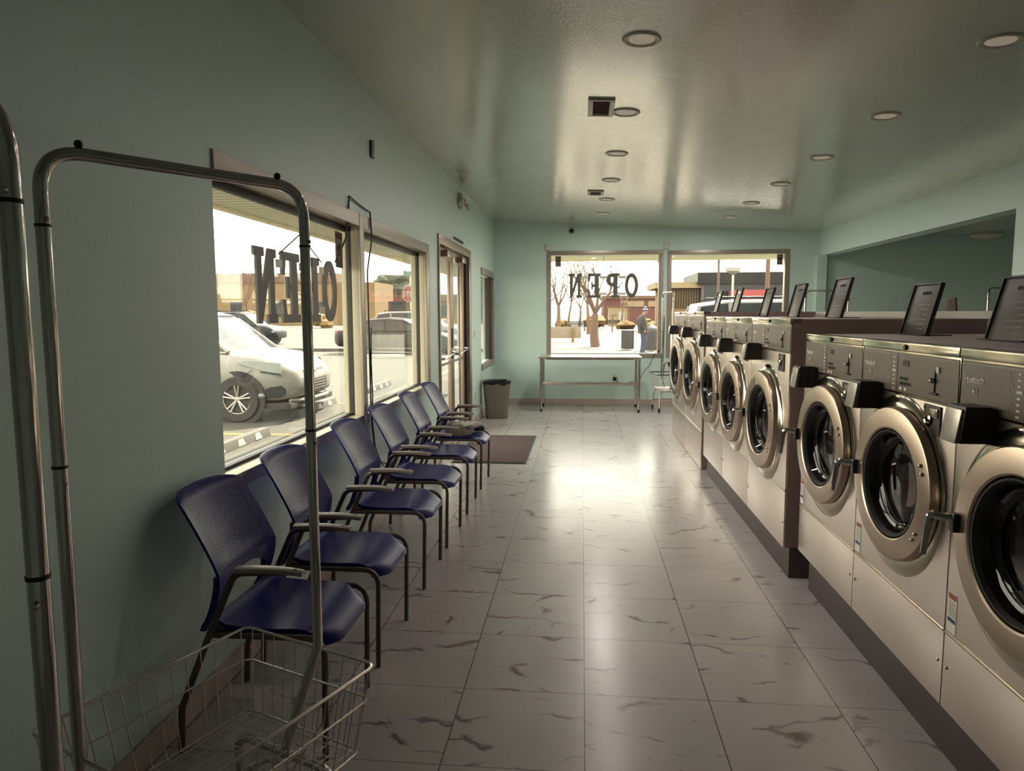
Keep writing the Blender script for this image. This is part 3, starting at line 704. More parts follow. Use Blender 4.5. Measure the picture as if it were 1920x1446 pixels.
# ------------------------------------------------------------------ washers
def make_washer(W, T, seam, zb, rc, rr, X=0, depth=1.07, name='washing_machine', ringoff=-.04):
    r = empty(name); h = W/2-.003
    pan = T-.035; pb = T-.205
    # body carcass
    MB().box(.004, depth, -h, h, zb, T-.002).build('body', M['side'], r, bevel=.004)
    MB().box(-.012, .06, -h, h, pan+.002, T).build('top_trim', M['polish'], r, bevel=.005)
    k = MB(); k.lathe([(.0, -.007), (.009, -.007), (.011, -.003), (.011, 0)], (-.012, -W*.02, (pan+T)/2), 'x', 16); k.build('lock_knob', M['black'], r)
    p = MB(); p.box(-.008, .01, -h+.004, h-.004, pb+.006, pan-.006); P = p.build('control_panel', M['panel'], r, bevel=.012, seg=4)
    MB().box(-.004, .008, -h, h, pb, pan).build('panel_surround', M['polish'], r, bevel=.002)
    # upper front sheet and lower front sheet
    MB().box(-.006, .01, -h, h, seam+.004, pb-.002).build('front_panel', M['steel_front'], r, bevel=.002)
    MB().box(-.006, .01, -h, h, zb, seam-.003).build('lower_panel', M['steel_front'], r, bevel=.002)
    MB().box(-.010, -.004, -h, h, seam-.003, seam+.004).build('seam_trim', M['polish'], r)
    # print on control panel (far end = +y)
    zc = (pan+pb)/2; hh = pan-pb
    def pf(x, y, z): return (-.0085-z, .40*W-x*1.0, zc+.02+y)
    text_mesh('Huebsch', hh*.20, lambda x, y, z: (-.0090-z, h-.085-x, zc+.022+y), .0006, 'lettering', M['print'], P, xs=.95)
    text_mesh('4', hh*.18, lambda x, y, z: (-.0090-z, h-.085-x, zc-.016+y), .0006, 'lettering', M['print'], P, xs=.9)
    mb = MB(); mb.prism([(-.006, .012), (.006, .012), (.004, -.008), (-.004, -.008)], lambda a, b, c: (c, h-.103-a, zc-.016+b), -.0094, -.0082)
    mb.build('basket_symbol', M['printdim'], P)
    mb = MB(); y0 = h-.24
    for i in range(8):
        z = pan-.022-i*.0178
        for j in range(2): mb.box(-.0092, -.008, y0-.022-.016*((i*7+j*3) % 3)/2-.012, y0, z-j*.006-.0015, z-j*.006+.0015)
    mb.build('printed_text', M['printdim'], P)
    mb = MB()
    for i in range(8): mb.box(-.0092, -.008, y0-.085, y0-.07, pan-.026-i*.0178-.003, pan-.026-i*.0178+.003)
    mb.box(-.0095, -.008, y0-.095, y0-.066, pan-.082, pan-.074)
    mb.build('cycle_symbol', M['print'], P)
    MB().box(-.0095, -.008, y0-.108, y0-.1065, pb+.012, pan-.012).build('divider_line', M['printdim'], P)
    MB().box(-.0098, -.008, y0-.205, y0-.155, pan-.055, pan-.032).build('display', M['display'], P)
    mb = MB()
    for q in range(2):
        for i in range(5+q*2): mb.box(-.0102, -.008, y0-.135-.014*i-.009, y0-.135-.014*i, pb+.060-q*.020, pb+.072-q*.020)
    mb.build('button', M['black'], P)
    for i in range(2): MB().box(-.0102, -.008, y0-.155-i*.040, y0-.135-i*.040, pb+.018, pb+.031).build('button', M['print'], P, bevel=.002)
    # coin mechanism: lever slot, knob
    yc = -h+.155
    MB().box(-.012, -.008, yc-.003, yc+.003, pb+.035, pb+.115).build('coin_slot', M['black'], P)
    MB().box(-.016, -.008, yc-.026, yc+.026, pb+.030, pb+.037).build('coin_tray', M['black'], P, bevel=.002)
    mb = MB(); mb.ball((-.018, yc+.004, pb+.080), .010, 8, 12); mb.build('coin_knob', M['chrome'], P)
    MB().box(-.014, -.008, yc-.030, yc-.012, pb+.108, pb+.130).build('coin_cup', M['print'], P, bevel=.003)
    # coin plate lower right corner
    cp = MB(); cp.box(-.012, -.006, -h+.10, -h+.22, pb-.115, pb-.008); CPL = cp.build('coin_plate', M['plinth'], r, bevel=.002)
    MB().box(-.018, -.012, -h+.11, -h+.165, pb-.05, pb-.018).build('badge', M['polish'], CPL, bevel=.002)
    mb = MB(); mb.lathe([(.010, 0), (.022, -.003), (.024, -.008), (.016, -.012), (.010, -.010)], (-.012, -h+.175, pb-.06), 'x', 24, closed=True); mb.build('coin_ring', M['polish'], CPL)
    mb = MB()
    for yy in (-h+.21,):
        for zz in (pb-.02, pb-.105): mb.ball((-.013, yy, zz), .005, 6, 10)
    mb.build('screw', M['chrome'], CPL)
    # payment reader box, far side
    yb = .18
    dp = MB(); dp.prism([(-.006, pb+.028), (-.03, pb+.036), (-.100, pb+.036), (-.112, pb-.078), (-.006, pb-.078)], lambda a, b, c: (a, c, b), yb, yb+.105)
    DP = dp.build('card_reader', M['black'], r, bevel=.004)
    fc = MB(); fc.prism([(-.100, pb+.028), (-.108, pb+.026), (-.124, pb-.078), (-.112, pb-.078)], lambda a, b, c: (a, c, b), yb+.008, yb+.10)
    fc.build('reader_face', M['reader'], DP, bevel=.002)
    # dished surround
    DC = (0, 0, rc-.018)
    s = (rr+.062)
    MB().lathe([(s, -.004), (s-.004, -.011), (s-.016, -.020), (s-.035, -.027), (s-.060, -.031), (s-.090, -.030), (s-.11, -.026), (s-.11, -.002), (s, -.002)], DC, 'x', 72, closed=True).build('door_surround', M['polish'], r)
    # dark gasket between dish and ring
    RC = Vector((-.02, ringoff, rc)); th = .06
    D = empty('tmp'); bpy.data.objects.remove(D)
    def ringpt(rad, dd, a):
        hy = rad*cos(a); zz = rad*sin(a)
        return Vector((RC.x-dd*cos(th)-hy*sin(th), RC.y+hy*cos(th)-dd*sin(th)*-1*0, RC.z+zz))
    def lath(prof, nm, m, par, n=72, closed=True):
        mb = MB(); V = [ringpt(a, b, 2*PI*k/n) for a, b in prof for k in range(n)]; mm = len(prof); F = []
        for i in range(mm if closed else mm-1):
            j = (i+1) % mm
            for k in range(n): F.append((i*n+k, i*n+(k+1) % n, j*n+(k+1) % n, j*n+k))
        mb.add(V, F); return mb.build(nm, m, par)
    lath([(rr-.012, -.012), (rr-.012, .022), (rr-.06, .022), (rr-.06, -.012)], 'gasket', M['rubber'], r)
    DR = lath([(rr, .022), (rr, .040), (rr-.006, .050), (rr-.012, .052), (rr*.735, .056), (rr*.715, .052), (rr*.705, .040), (rr*.70, .022)], 'door_ring', M['ring'], r)
    lath([(rr*.70, .046), (rr*.69, .0505), (rr*.67, .050), (rr*.63, .030), (rr*.60, .006), (rr*.60, -.004), (rr*.70, .02)], 'inner_gasket', M['rubber'], DR)
    lath([(rr*.64, .036), (rr*.60, .012), (rr*.54, .006), (rr*.50, -.002), (rr*.40, .0), (rr*.2, .004), (rr*.002, .005)], 'door_window', M['doorglass'], DR, closed=False)
    # glass bowl edge highlights inside
    lath([(rr*.53, .002), (rr*.55, .010), (rr*.57, .004)], 'bowl_rim', M['drum'], DR)
    # drum
    db = MB(); prof = [(rr*.66, -.006), (rr*.68, -.003), (rr*.66, .10), (rr*.80, .16), (rr*.82, .42), (rr*.5, .46), (0, .47)]
    # drum lives inside body: dark disc backing in front of the carcass
    lath([(rr*.62, -.012), (rr*.42, -.010), (rr*.38, -.004), (rr*.30, -.013), (rr*.002, -.012)], 'drum', M['drum'], r, closed=False)
    for a in (.35, .35+.12, -.45, -.45-.12):
        pass
    for a in (PI-.35, PI-.47, PI+.55, PI+.67):      # hinge bolts sit on the near (-y) side
        MB().ball(ringpt(rr*.87, .056, a), .008, 6, 12).build('hinge_bolt', M['polish'], DR)
    # handle on the far side
    p0 = ringpt(rr*.93, .05, .02); HN = MB()
    HN.box(p0.x-.02, p0.x+.004, p0.y-.02, p0.y+.012, p0.z-.03, p0.z+.03)
    hb = HN.build('handle', M['black'], DR, bevel=.004)
    A = Vector((p0.x-.015, p0.y-.005, p0.z+.012))
    P = fillet([A, A+Vector((-.05, .035, .004)), A+Vector((-.062, .045, -.13))], .014, 6)
    MB().tube(P, [.013]*len(P[:-1])+[.009], 10).build('grip', M['chrome'], hb)
    # side label and lower screws
    lb = MB().box(-.0072, -.006, h-.065, h-.012, seam+.012, seam+.15).build('care_label', M['white'], r)
    MB().box(-.0078, -.0072, h-.062, h-.015, seam+.048, seam+.062).build('printed_band', M['blueink'], lb)
    MB().box(-.0078, -.0072, h-.062, h-.015, seam+.128, seam+.147).build('printed_band', M['orangeink'], lb)
    mb = MB()
    for i in range(6): mb.box(-.0078, -.0072, h-.060, h-.020, seam+.07+i*.009, seam+.0735+i*.009)
    mb.build('printed_text', M['printdim'], lb)
    mb = MB()
    for yy in (-h+.025, h-.025): mb.ball((-.006, yy, zb+.15), .007, 6, 10)
    mb.build('screw', M['chrome'], r)
    # dispenser lid standing open on top
    lid = MB(); ylo, yhi = h-.33, h-.04
    def lp(a, b, c):   # a along y, b up the lid, c thickness
        ux, uz = .24, .97
        return (.48+b*ux+c*uz, a, T+b*uz-c*ux)
    lid.prism([(ylo, 0), (yhi, 0), (yhi, .275), (ylo, .275)], lp, 0, .014)
    LD = lid.build('dispenser_lid', M['lid'], r, bevel=.002)
    rim = MB()
    for q in (((ylo, 0), (ylo+.008, 0), (ylo+.008, .275), (ylo, .275)), ((yhi-.008, 0), (yhi, 0), (yhi, .275), (yhi-.008, .275)), ((ylo, .267), (yhi, .267), (yhi, .275), (ylo, .275))): rim.prism(q, lp, -.008, 0)
    rim.build('lid_rim', M['black'], LD)
    ym = (ylo+yhi)/2
    sl = MB().prism([(ym-.06, .215), (ym+.03, .215), (ym+.03, .230), (ym-.06, .230)], lp, -.002, .001); sl.build('lid_slot', M['blackgloss'], LD)
    mb = MB()
    for i in range(6): mb.prism([(ym-.08, .03+i*.026), (ym-.08+.05+.04*(i % 3), .03+i*.026), (ym-.08+.05+.04*(i % 3), .034+i*.026), (ym-.08, .034+i*.026)], lp, -.0012, .0)
    mb.build('embossed_text', M['side'], LD)
    MB().box(.45, .60, ylo-.01, yhi+.01, T, T+.004).build('dispenser_rim', M['black'], r, bevel=.002)
    return r
near = make_washer(.812, 1.482, .505, .235, .94, .298, ringoff=-.06)
mid = make_washer(.935, 1.564, .54, .19, .905, .318, ringoff=-.02)
far = make_washer(1.14, 1.611, .385, .004, .93, .36, ringoff=-.02)
NW = [(2.862, 'steel front-load washer in the near group, middle one, whole door in view'), (3.676, 'steel front-load washer at the far end of the near low group'), (2.048, 'steel front-load washer at the right edge of the photo, door cut off')]
for i, (y, l) in enumerate(NW):
    o = near if i == 0 else copy_tree(near); o.location = (1.26, y, 0); tag(o, l, 'washing machine', 'near group of front-load washers')
MW = [(4.70, 'taller steel front-load washer nearest in the middle group'), (5.635, 'steel front-load washer in the centre of the middle group'), (6.57, 'steel front-load washer at the far end of the middle group')]
for i, (y, l) in enumerate(MW):
    o = mid if i == 0 else copy_tree(mid); o.location = (1.22, y, 0); tag(o, l, 'washing machine', 'middle group of front-load washers')
FW = [(7.78, 'tallest front-load washer nearest in the far pair standing on the floor'), (8.925, 'tallest front-load washer farthest from the viewer, nearest the back window')]
for i, (y, l) in enumerate(FW):
    o = far if i == 0 else copy_tree(far); o.location = (1.228, y, 0); tag(o, l, 'washing machine', 'far pair of front-load washers')
# lips of warm steel: plinths
tag(MB().box(1.32, 2.30, 1.64, 4.08, 0, .235).build('machine_plinth', M['plinth'], bevel=.004), 'dark brown plinth under the near group of washers', 'plinth')
tag(MB().box(1.253, 2.28, 4.24, 7.03, 0, .19).build('machine_plinth', M['plinth'], bevel=.004), 'dark plinth under the taller middle group of washers', 'plinth')
# service housing behind the rows
M['housing'] = mat('pale_housing_paint', (176, 172, 160), .38, spec=.6)
r = empty('service_housing', (2.36, 4.30, 0)); tag(r, 'long pale housing running behind the washers', 'housing')
MB().box(0, 1.1, 0, 5.2, 0, 1.606).build('body', M['housing'], r, bevel=.003)
MB().box(-.004, 1.104, -.004, 5.204, 1.555, 1.561).build('joint_line', M['frame_dark'], r)
lid = MB(); lid.prism([(0, 0), (.16, 0), (.16, .10), (0, .10)], lambda a, b, c: (.34-b*.12+c, 1.1+a, 1.606+b), 0, .012)
LD = lid.build('dispenser_lid', M['lid'], r, bevel=.002)
MB().prism([(.04, .07), (.11, .07), (.11, .08), (.04, .08)], lambda a, b, c: (.34-b*.12+c, 1.1+a, 1.606+b), -.002, .0005).build('lid_slot', M['blackgloss'], LD)

# ------------------------------------------------------------------ laundry carts
def make_cart(black_rim=False):
    """local: rack runs along y; basket length along y. origin on floor under basket centre"""
    r = empty('laundry_cart'); W, Lh, zr, zbm = .515, .636, .62, .375
    hw, hl = W/2, Lh/2; bw, bl = hw-.035, hl-.035
    def rectp(a, b, z, rad=.03): return fillet([(-a, 0, z), (-a, b, z), (a, b, z), (a, -b, z), (-a, -b, z), (-a, -.001, z)], rad, 4)
    rm = MB().tube(rectp(hw, hl, zr), .009 if black_rim else .0045, 8); rm.build('basket_rim', M['black'] if black_rim else M['wire'], r)
    bk = MB(); zm = zr-.095
    t = (zr-zm)/(zr-zbm); bk.tube(rectp(hw-.035*t, hl-.035*t, zm), .003, 6)
    bk.tube(rectp(bw, bl, zbm), .003, 6)
    n = 13
    for i in range(n):
        q = -1+2*(i+.5)/n
        for s in (-1, 1):
            bk.tube([(s*hw, q*hl, zr), (s*bw, q*bl, zbm)], .0017, 5); 
        bk.tube([(-bw, q*bl, zbm), (bw, q*bl, zbm)], .0017, 5)
    m = 11
    for i in range(m):
        q = -1+2*(i+.5)/m
        for s in (-1, 1): bk.tube([(q*hw, s*hl, zr), (q*bw, s*bl, zbm)], .0017, 5)
        bk.tube([(q*bw, -bl, zbm), (q*bw, bl, zbm)], .0017, 5)
    bk.build('wire_basket', M['wire'], r)
    # undercarriage arches
    for s in (-1, 1):
        y = s*(hl-.11)
        P = fillet([(-.21, y+s*.03, .075), (-.19, y, .345), (.19, y, .345), (.21, y+s*.03, .075)], .07, 8)
        MB().tube(P, .0125, 12).build('leg_arch', M['chrome'], r)
        MB().tube([(-.203, y+s*.02, .17), (.203, y+s*.02, .17)], .008, 8).build('crossbar', M['chrome'], r)
    for s in (-1, 1): MB().tube([(s*.203, -(hl-.09), .17), (s*.203, hl-.09, .17)], .006, 8).build('side_bar', M['chrome'], r)
    for sx in (-1, 1):
        for sy in (-1, 1):
            w = MB(); cx_, cy_ = sx*.21, sy*(hl-.08); w.lathe([(.012, -.011), (.036, -.011), (.038, 0), (.036, .011), (.012, .011)], (cx_, cy_+.012, .038), 'x', 20, closed=True)
            w.box(cx_-.017, cx_+.017, cy_-.012, cy_+.012, .058, .078); w.build('caster', M['rubber'], r)
    return r
def rack(r, a, b, ztop, zlow, inner, rad=.085, rt=.0140, knobs=True):
    """rack tube between local points a,b (x,y)"""
    A, B = Vector((a[0], a[1], 0)), Vector((b[0], b[1], 0)); ia, ib = Vector((inner[0][0], inner[0][1], .35)), Vector((inner[1][0], inner[1][1], .35))
    P = fillet([ia, A+Vector((0,0,zlow-.09)), A+Vector((0,0,ztop)), B+Vector((0,0,ztop)), B+Vector((0,0,zlow)), ib], [0, .05, rad, rad, .05, 0], 10)
    o = MB().tube(P, rt, 16).build('hanging_rack', M['chrome'], r)
    for q in (A, B):
        for z in (ztop-.157, ztop-.158-.50): MB().tube([(q.x, q.y, z), (q.x, q.y, z+.006)], rt*1.10, 16).build('sleeve_joint', M['rubber'], o)
    if knobs:
        d = (B-A).normalized()
        for q in (A+d*.075, B-d*.075): MB().ball((q.x, q.y, ztop+rt+.006), .009, 8, 10).build('knob', M['black'], o)
        for q in (A, B):
            for z in (ztop-.142, ztop-.69): MB().ball((q.x+rt+.003, q.y, z), .005, 6, 8).build('screw', M['chrome'], o)
# cart in the foreground: basket corners A(-1.046,2.015) B(-.567,1.83) C(-1.29,1.43)
ca = make_cart(); Ac, Bc, Cc = Vector((-1.046, 2.015, 0)), Vector((-.567, 1.83, 0)), Vector((-1.29, 1.43, 0))
ctr = Bc+(Cc-Bc)*.5; rz = math.atan2(Ac.y-Cc.y, Ac.x-Cc.x)-PI/2
ca.location = ctr; ca.rotation_euler = (0, 0, rz); tag(ca, 'wire laundry cart with chrome hanging rack in the left foreground', 'laundry cart', 'rolling wire laundry carts')
Ri = Matrix.Rotation(-rz, 3, 'Z')
def loc2(p): v = Ri @ (Vector((p[0], p[1], 0))-ctr); return (v.x, v.y)
rack(ca, loc2((-1.095, 1.35)), loc2((-.745, 1.85)), 1.935, .655, ((-.02, -.19), (.02, .19)))
# second cart, mostly outside the frame, one pole in view
cb = make_cart(); cb.location = (-1.02, .62, 0); cb.rotation_euler = (0, 0, -1.2); tag(cb, 'nearer laundry cart of which one chrome pole crosses the left edge', 'laundry cart', 'rolling wire laundry carts')
Ri = Matrix.Rotation(1.2, 3, 'Z'); ctr = Vector((-1.02, .62, 0))
rack(cb, loc2((-1.27, .45)), loc2((-.735, .853)), 1.90, .655, ((-.02, -.19), (.02, .19)), rad=.10)
# third cart by the back window
cc = make_cart(True); cc.location = (1.42, 11.55, 0); cc.rotation_euler = (0, 0, .12); tag(cc, 'laundry cart with a black-rimmed wire basket beside the steel table', 'laundry cart', 'rolling wire laundry carts')
rack(cc, (-.03, -.30), (-.06, .30), 1.93, .60, ((-.03, -.19), (-.03, .19)), knobs=False)
# fourth and fifth, behind the machines
cd = copy_tree(cc); cd.location = (3.72, 11.2, 0); cd.rotation_euler = (0, 0, PI/2-.3); tag(cd, 'laundry cart rack standing behind the washers by the room corner', 'laundry cart', 'rolling wire laundry carts')
ce = copy_tree(cc); ce.location = (5.85, 10.6, 0); ce.rotation_euler = (0, 0, PI/2+.5); tag(ce, 'laundry cart rack half hidden behind the largest open lid', 'laundry cart', 'rolling wire laundry carts')

# ------------------------------------------------------------------ table, trash can, mat
r = empty('steel_table', (.13, 11.65, 0)); tag(r, 'stainless steel work table under the back window', 'table')
hx, y0, y1 = .83, -.38, .38
mb = MB(); mb.box(-hx, hx, y0, y1, .875, .90); mb.build('tabletop', M['steel'], r, bevel=.008, seg=3)
MB().box(-hx+.12, hx-.12, y0+.15, y1-.15, .845, .875).build('under_channel', M['side'], r, bevel=.003)
for sx in (-1, 1):
    for yy in (y0+.03, y1-.05):
        lg = MB().cyl((sx*(hx-.045), yy, .05), (sx*(hx-.045), yy, .875), .021, 16).build('leg', M['chrome'], r)
        MB().lathe([(.012, 0), (.016, .01), (.021, .05)], (sx*(hx-.045), yy, 0), 'z', 16).build('foot', M['rubber'], lg)
    MB().cyl((sx*(hx-.045), y0+.03, .38), (sx*(hx-.045), y1-.05, .38), .014, 12).build('side_rail', M['chrome'], r)
MB().box(-hx+.045, hx-.045, y1-.09, y1-.045, .375, .425).build('cross_rail', M['steel'], r, bevel=.006)
def bin_mesh():
    r = empty('trash_can', (-1.30, 10.62, 0), .22); tag(r, 'taupe plastic trash can with black liner beside the door wall', 'trash can')
    def f(u, v):
        a = 2*PI*v; k = .132+.036*u
        c, s_ = cos(a), sin(a); e = 4
        rr = 1/((abs(c)**e+abs(s_)**e)**(1/e)); return (c*rr*k*1.25, s_*rr*k*.92, .005+.565*u)
    mb = MB(); mb.grid(f, 8, 64, True); b = len(mb.V); 
    mb.add([f(0, k/64) for k in range(64)], [tuple(range(64))])
    mb.build('bin_body', M['trash'], r, ang=50)
    def g(u, v):
        x, y, z = f(1, v); k = [1.015, 1.03, 1.035, 1.0, .9, .72][int(round(u*5))]; dz = [-.045-.012*sin(2*PI*v*9)-.008*sin(2*PI*v*5+1), -.02, .006, .010, -.02, -.30][int(round(u*5))]
        return (x*k, y*k, z+dz)
    MB().grid(g, 5, 64, True).build('bin_liner', M['linerb'], r, ang=50)
bin_mesh()
r = empty('door_mat', (-.99, 8.17, 0)); tag(r, 'dark brown rectangular floor mat in front of the glass door', 'mat')
MB().box(-.40, .405, -.86, .86, 0, .008).build('border', M['rubber'], r, bevel=.003); MB().box(-.375, .375, -.83, .83, .008, .012).build('carpet', M['matb'], r, bevel=.002)

# cords near the table
mb = MB(); mb.tube(fillet([(.60, 12.24, .42), (.70, 12.25, .36), (.85, 12.24, .41), (.98, 12.2, .42), (1.08, 12.2, .62), (1.16, 12.25, .68), (1.25, 12.27, .9), (1.39, 12.275, 1.0), (1.41, 12.285, 1.55)], .03, 4), .005, 6)
mb.tube([(1.41, 12.285, 1.5), (1.40, 12.28, .9), (1.41, 12.28, .5)], .005, 6)
tag(mb.build('power_cord', M['cable']), 'thin black cord running up between the two back windows', 'cord')

# ------------------------------------------------------------------ outdoors
def ground():
    struct(MB().box(-140, -1.72, -12, 30, -.2, -.02).build('ground_parking', M['asphalt'], smooth=False))
    struct(MB().box(-1.72, 40, YB+.18, 20.5, -.2, -.02).build('ground_walk', M['concrete'], smooth=False))
    struct(MB().box(-1.72, 60, 20.5, 30, -.2, -.02).build('ground_walk_far', M['concrete'], smooth=False))
    struct(MB().box(-180, 180, 30, 260, -.2, -.03).build('ground_road', M['road'], smooth=False))
ground()
K = empty('parking_kerb', (-20, 29.4, -.02)); tag(K, 'long pale concrete kerb between the parking lot and the road', 'kerb')
MB().box(-30, 17.5, -.15, .15, 0, .14).build('kerb_stone', M['concrete'], K, bevel=.02)
mb = MB(); mb.box(-3.83, -3.70, 3, 22, -.02, -.016); tag(mb.build('parking_line', M['yellow']), 'long yellow line painted along the front of the parking bays', 'line')
for y, l in ((8.96, 'short yellow bay line beside the white car, nearest the viewer'), (12.25, 'short yellow bay line beyond the white car')):
    tag(MB().box(-9, -3.83, y-.05, y+.05, -.02, -.016).build('parking_line', M['yellow']), l, 'line')
ST = [(-4.22, 8.05, 'dark wheel stop with two white marks, nearest the viewer'), (-4.5, 11.4, 'wheel stop in front of the white car, partly sunlit'), (-4.40, 14.7, 'sunlit wheel stop farthest along the yellow line')]
def wheelstop():
    r = empty('wheel_stop'); mb = MB(); mb.prism([(-.085, 0), (-.055, .11), (.055, .11), (.085, 0)], lambda a, b, c: (a, c, b), -.85, .85); mb.build('block', M['stopblk'], r, bevel=.008)
    for y in (-.45, .05, .5):
        m2 = MB(); V = [(.087, y-.09, .015), (.087, y+.09, .015), (.062, y+.06, .095), (.062, y-.06, .095)]; V += [(v[0]-.012, v[1], v[2]-.003) for v in V]
        m2.add(V, [(0,1,2,3),(7,6,5,4),(0,4,5,1),(1,5,6,2),(2,6,7,3),(3,7,4,0)]); m2.build('white_mark', M['whitep'], r)
    return r
w0 = wheelstop()
for i, (x, y, l) in enumerate(ST):
    o = w0 if i == 0 else copy_tree(w0); o.location = (x, y, -.02); tag(o, l, 'wheel stop', 'wheel stops')

def make_wheel(mbn, c, R, side, parent):
    """wheel with axle along y (car local), side=-1 faces -y"""
    x, y, z = c; w = .105
    W_ = MB().lathe([(R*.62, -w), (R*.93, -w), (R, -w*.6), (R, w*.6), (R*.93, w), (R*.62, w)], (x, y, z), 'y', 36, closed=True).build('wheel', M['tyre'], parent)
    mb = MB(); mb.lathe([(R*.66, side*w*.98), (R*.60, side*w*.9), (R*.60, side*w*.2), (R*.66, side*w*.2)], (x, y, z), 'y', 36, closed=True)
    for k in range(5):
        for dd in (-.10, .10):
            a = 2*PI*k/5+.3+dd
            mb.tube([(x+R*.08*cos(a), y+side*w*.75, z+R*.08*sin(a)), (x+R*.62*cos(a+dd*.6), y+side*w*.9, z+R*.62*sin(a+dd*.6))], R*.045, 6)
    mb.lathe([(0, side*w*.95), (R*.13, side*w*.85), (R*.15, side*w*.6), (0, side*w*.5)], (x, y, z), 'y', 16); mb.build('rim', M['rim'], W_)
    MB().lathe([(0, side*w*.25), (R*.6, side*w*.25), (R*.6, side*w*.1), (0, side*w*.1)], (x, y, z), 'y', 24).build('brake_disc', M['tyre'], W_)

def make_car(name, paint, Lc, Wd, H, kind, label, loc, rz, nose_detail=False, group='parked cars'):
    """local +x is the nose, origin on ground at centre"""
    r = empty(name, loc, rz); tag(r, label, 'car', group); hl, hw = Lc/2, Wd/2
    R = .35 if kind == 'suv' else .33
    if kind == 'suv':   # stations: (x, zbot, zbelt/hood top, halfwidth)
        S = [(-hl, .50, .85, .80), (-hl+.05, .34, 1.02, .92), (-hl+.5, .30, 1.06, .99), (-.6, .28, 1.05, 1), (.6, .28, 1.05, 1), (hl-1.25, .28, 1.07, 1), (hl-.95, .28, 1.04, .99), (hl-.55, .29, .99, .965), (hl-.25, .31, .90, .90), (hl-.08, .34, .78, .80), (hl, .40, .66, .70)]
        G = [(-hl+.10, 1.04, 0), (-hl+.32, H-.10, 1), (-hl+.9, H-.02, 1), (.15, H, 1), (.62, H-.10, 1), (hl-1.02, 1.05, 0)]
    else:
        S = [(-hl, .45, .82, .78), (-hl+.12, .32, .96, .90), (-hl+.7, .26, .98, .98), (-.6, .24, .95, 1), (.6, .24, .93, 1), (hl-1.2, .24, .90, 1), (hl-.5, .26, .80, .94), (hl-.1, .30, .66, .80), (hl, .36, .58, .70)]
        G = [(-hl+.45, .97, 0), (-hl+1.35, H-.06, 1), (-.3, H, 1), (.35, H-.05, 1), (hl-1.15, .92, 0)]
    mb = MB(); n = 16
    ring = []
    for (x, zb, zt, k) in S:
        w = hw*k; hgt = zt-zb; pr = []
        for (py, pz) in ((-.80, 0), (-.93, .04), (-.97, .22), (-1.0, .50), (-.985, .75), (-.94, .93), (-.84, 1.0), (-.4, 1.03), (.4, 1.03), (.84, 1.0), (.94, .93), (.985, .75), (1.0, .50), (.97, .22), (.93, .04), (.80, 0)): pr.append((x, py*w, zb+pz*hgt))
        ring.append(pr)
    V = [p for q in ring for p in q]; F = []
    for i in range(len(S)-1):
        for k in range(n): F.append((i*n+k, i*n+(k+1) % n, (i+1)*n+(k+1) % n, (i+1)*n+k))
    F.append(tuple(range(n))); F.append(tuple((len(S)-1)*n+k for k in range(n)))
    mb.add(V, F); body = mb.build('body', paint, r, ang=50)
    # greenhouse (glass) and roof (paint)
    g = MB(); V = []; F = []; rt = .80
    for (x, z, t) in G:
        wb, wt = hw*.90, hw*(.90-(.14 if t else 0)); zb = 1.0 if kind == 'suv' else .9
        V += [(x, -wb if not t else -wb*.97, zb), (x, -wt, z-.06*t), (x, -wt*.85, z), (x, wt*.85, z), (x, wt, z-.06*t), (x, wb if not t else wb*.97, zb)]
    for i in range(len(G)-1):
        for k in range(5): F.append((i*6+k, i*6+k+1, (i+1)*6+k+1, (i+1)*6+k))
    g.add(V, F); GH = g.build('window_glass', M['carglass'], r, ang=40)
    rf = MB(); V = []; F = []; gg = [q for q in G if q[2]]
    for (x, z, t) in gg:
        wt = hw*.76; V += [(x, -wt-.012, z-.075), (x, -wt-.008, z-.05), (x, -wt*.85, z+.006), (x, wt*.85, z+.006), (x, wt+.008, z-.05), (x, wt+.012, z-.075)]
    for i in range(len(gg)-1):
        for k in range(5): F.append((i*6+k, i*6+k+1, (i+1)*6+k+1, (i+1)*6+k))
    rf.add(V, F); rf.build('roof', paint, r)
    # pillars
    pl = MB(); zb = 1.04 if kind == 'suv' else .94
    for s in (-1, 1):
        pts = [(G[0][0], G[0][1]), (gg[0][0], gg[0][1]-.06)]; pl.tube([(pts[0][0], s*hw*.89, pts[0][1]), (pts[1][0], s*hw*.77, pts[1][1])], .045, 6)
        pl.tube([(gg[-1][0], s*hw*.775, gg[-1][1]-.06), (G[-1][0], s*hw*.885, G[-1][1])], .035, 6)
        for xx in ((-.25, .0) if kind == 'suv' else (-.35,)): pl.tube([(xx, s*hw*.885, zb), (xx-.03, s*hw*.775, H-.07)], .028, 6)
        if kind == 'suv': pl.tube([(-hl+1.05, s*hw*.885, zb), (-hl+.98, s*hw*.775, H-.07)], .05, 6)
        pl.tube([(G[0][0]+.05, s*hw*.905, zb), (G[-1][0]-.02, s*hw*.905, zb)], .02, 6)
    pl.build('pillar', paint, r)
    if kind == 'suv':
        rr = MB()
        for s in (-1, 1): rr.tube(fillet([(-hl+.6, s*hw*.66, H-.01), (-hl+.7, s*hw*.66, H+.05), (.2, s*hw*.66, H+.05), (.35, s*hw*.66, H-.02)], .05, 4), .016, 8)
        rr.build('roof_rail', M['cardark'], r)
    for sx, xx in ((1, hl-.86), (-1, -hl+.88)):
        for s in (-1, 1):
            MB().lathe([(0, -.02), (R+.075, -.02), (R+.075, .02), (0, .02)], (xx, s*(hw-.035), R-.0), 'y', 32).build('wheel_arch', M['tyre'], r)
            make_wheel(None, (xx, s*(hw-.085), R), R, s, r)
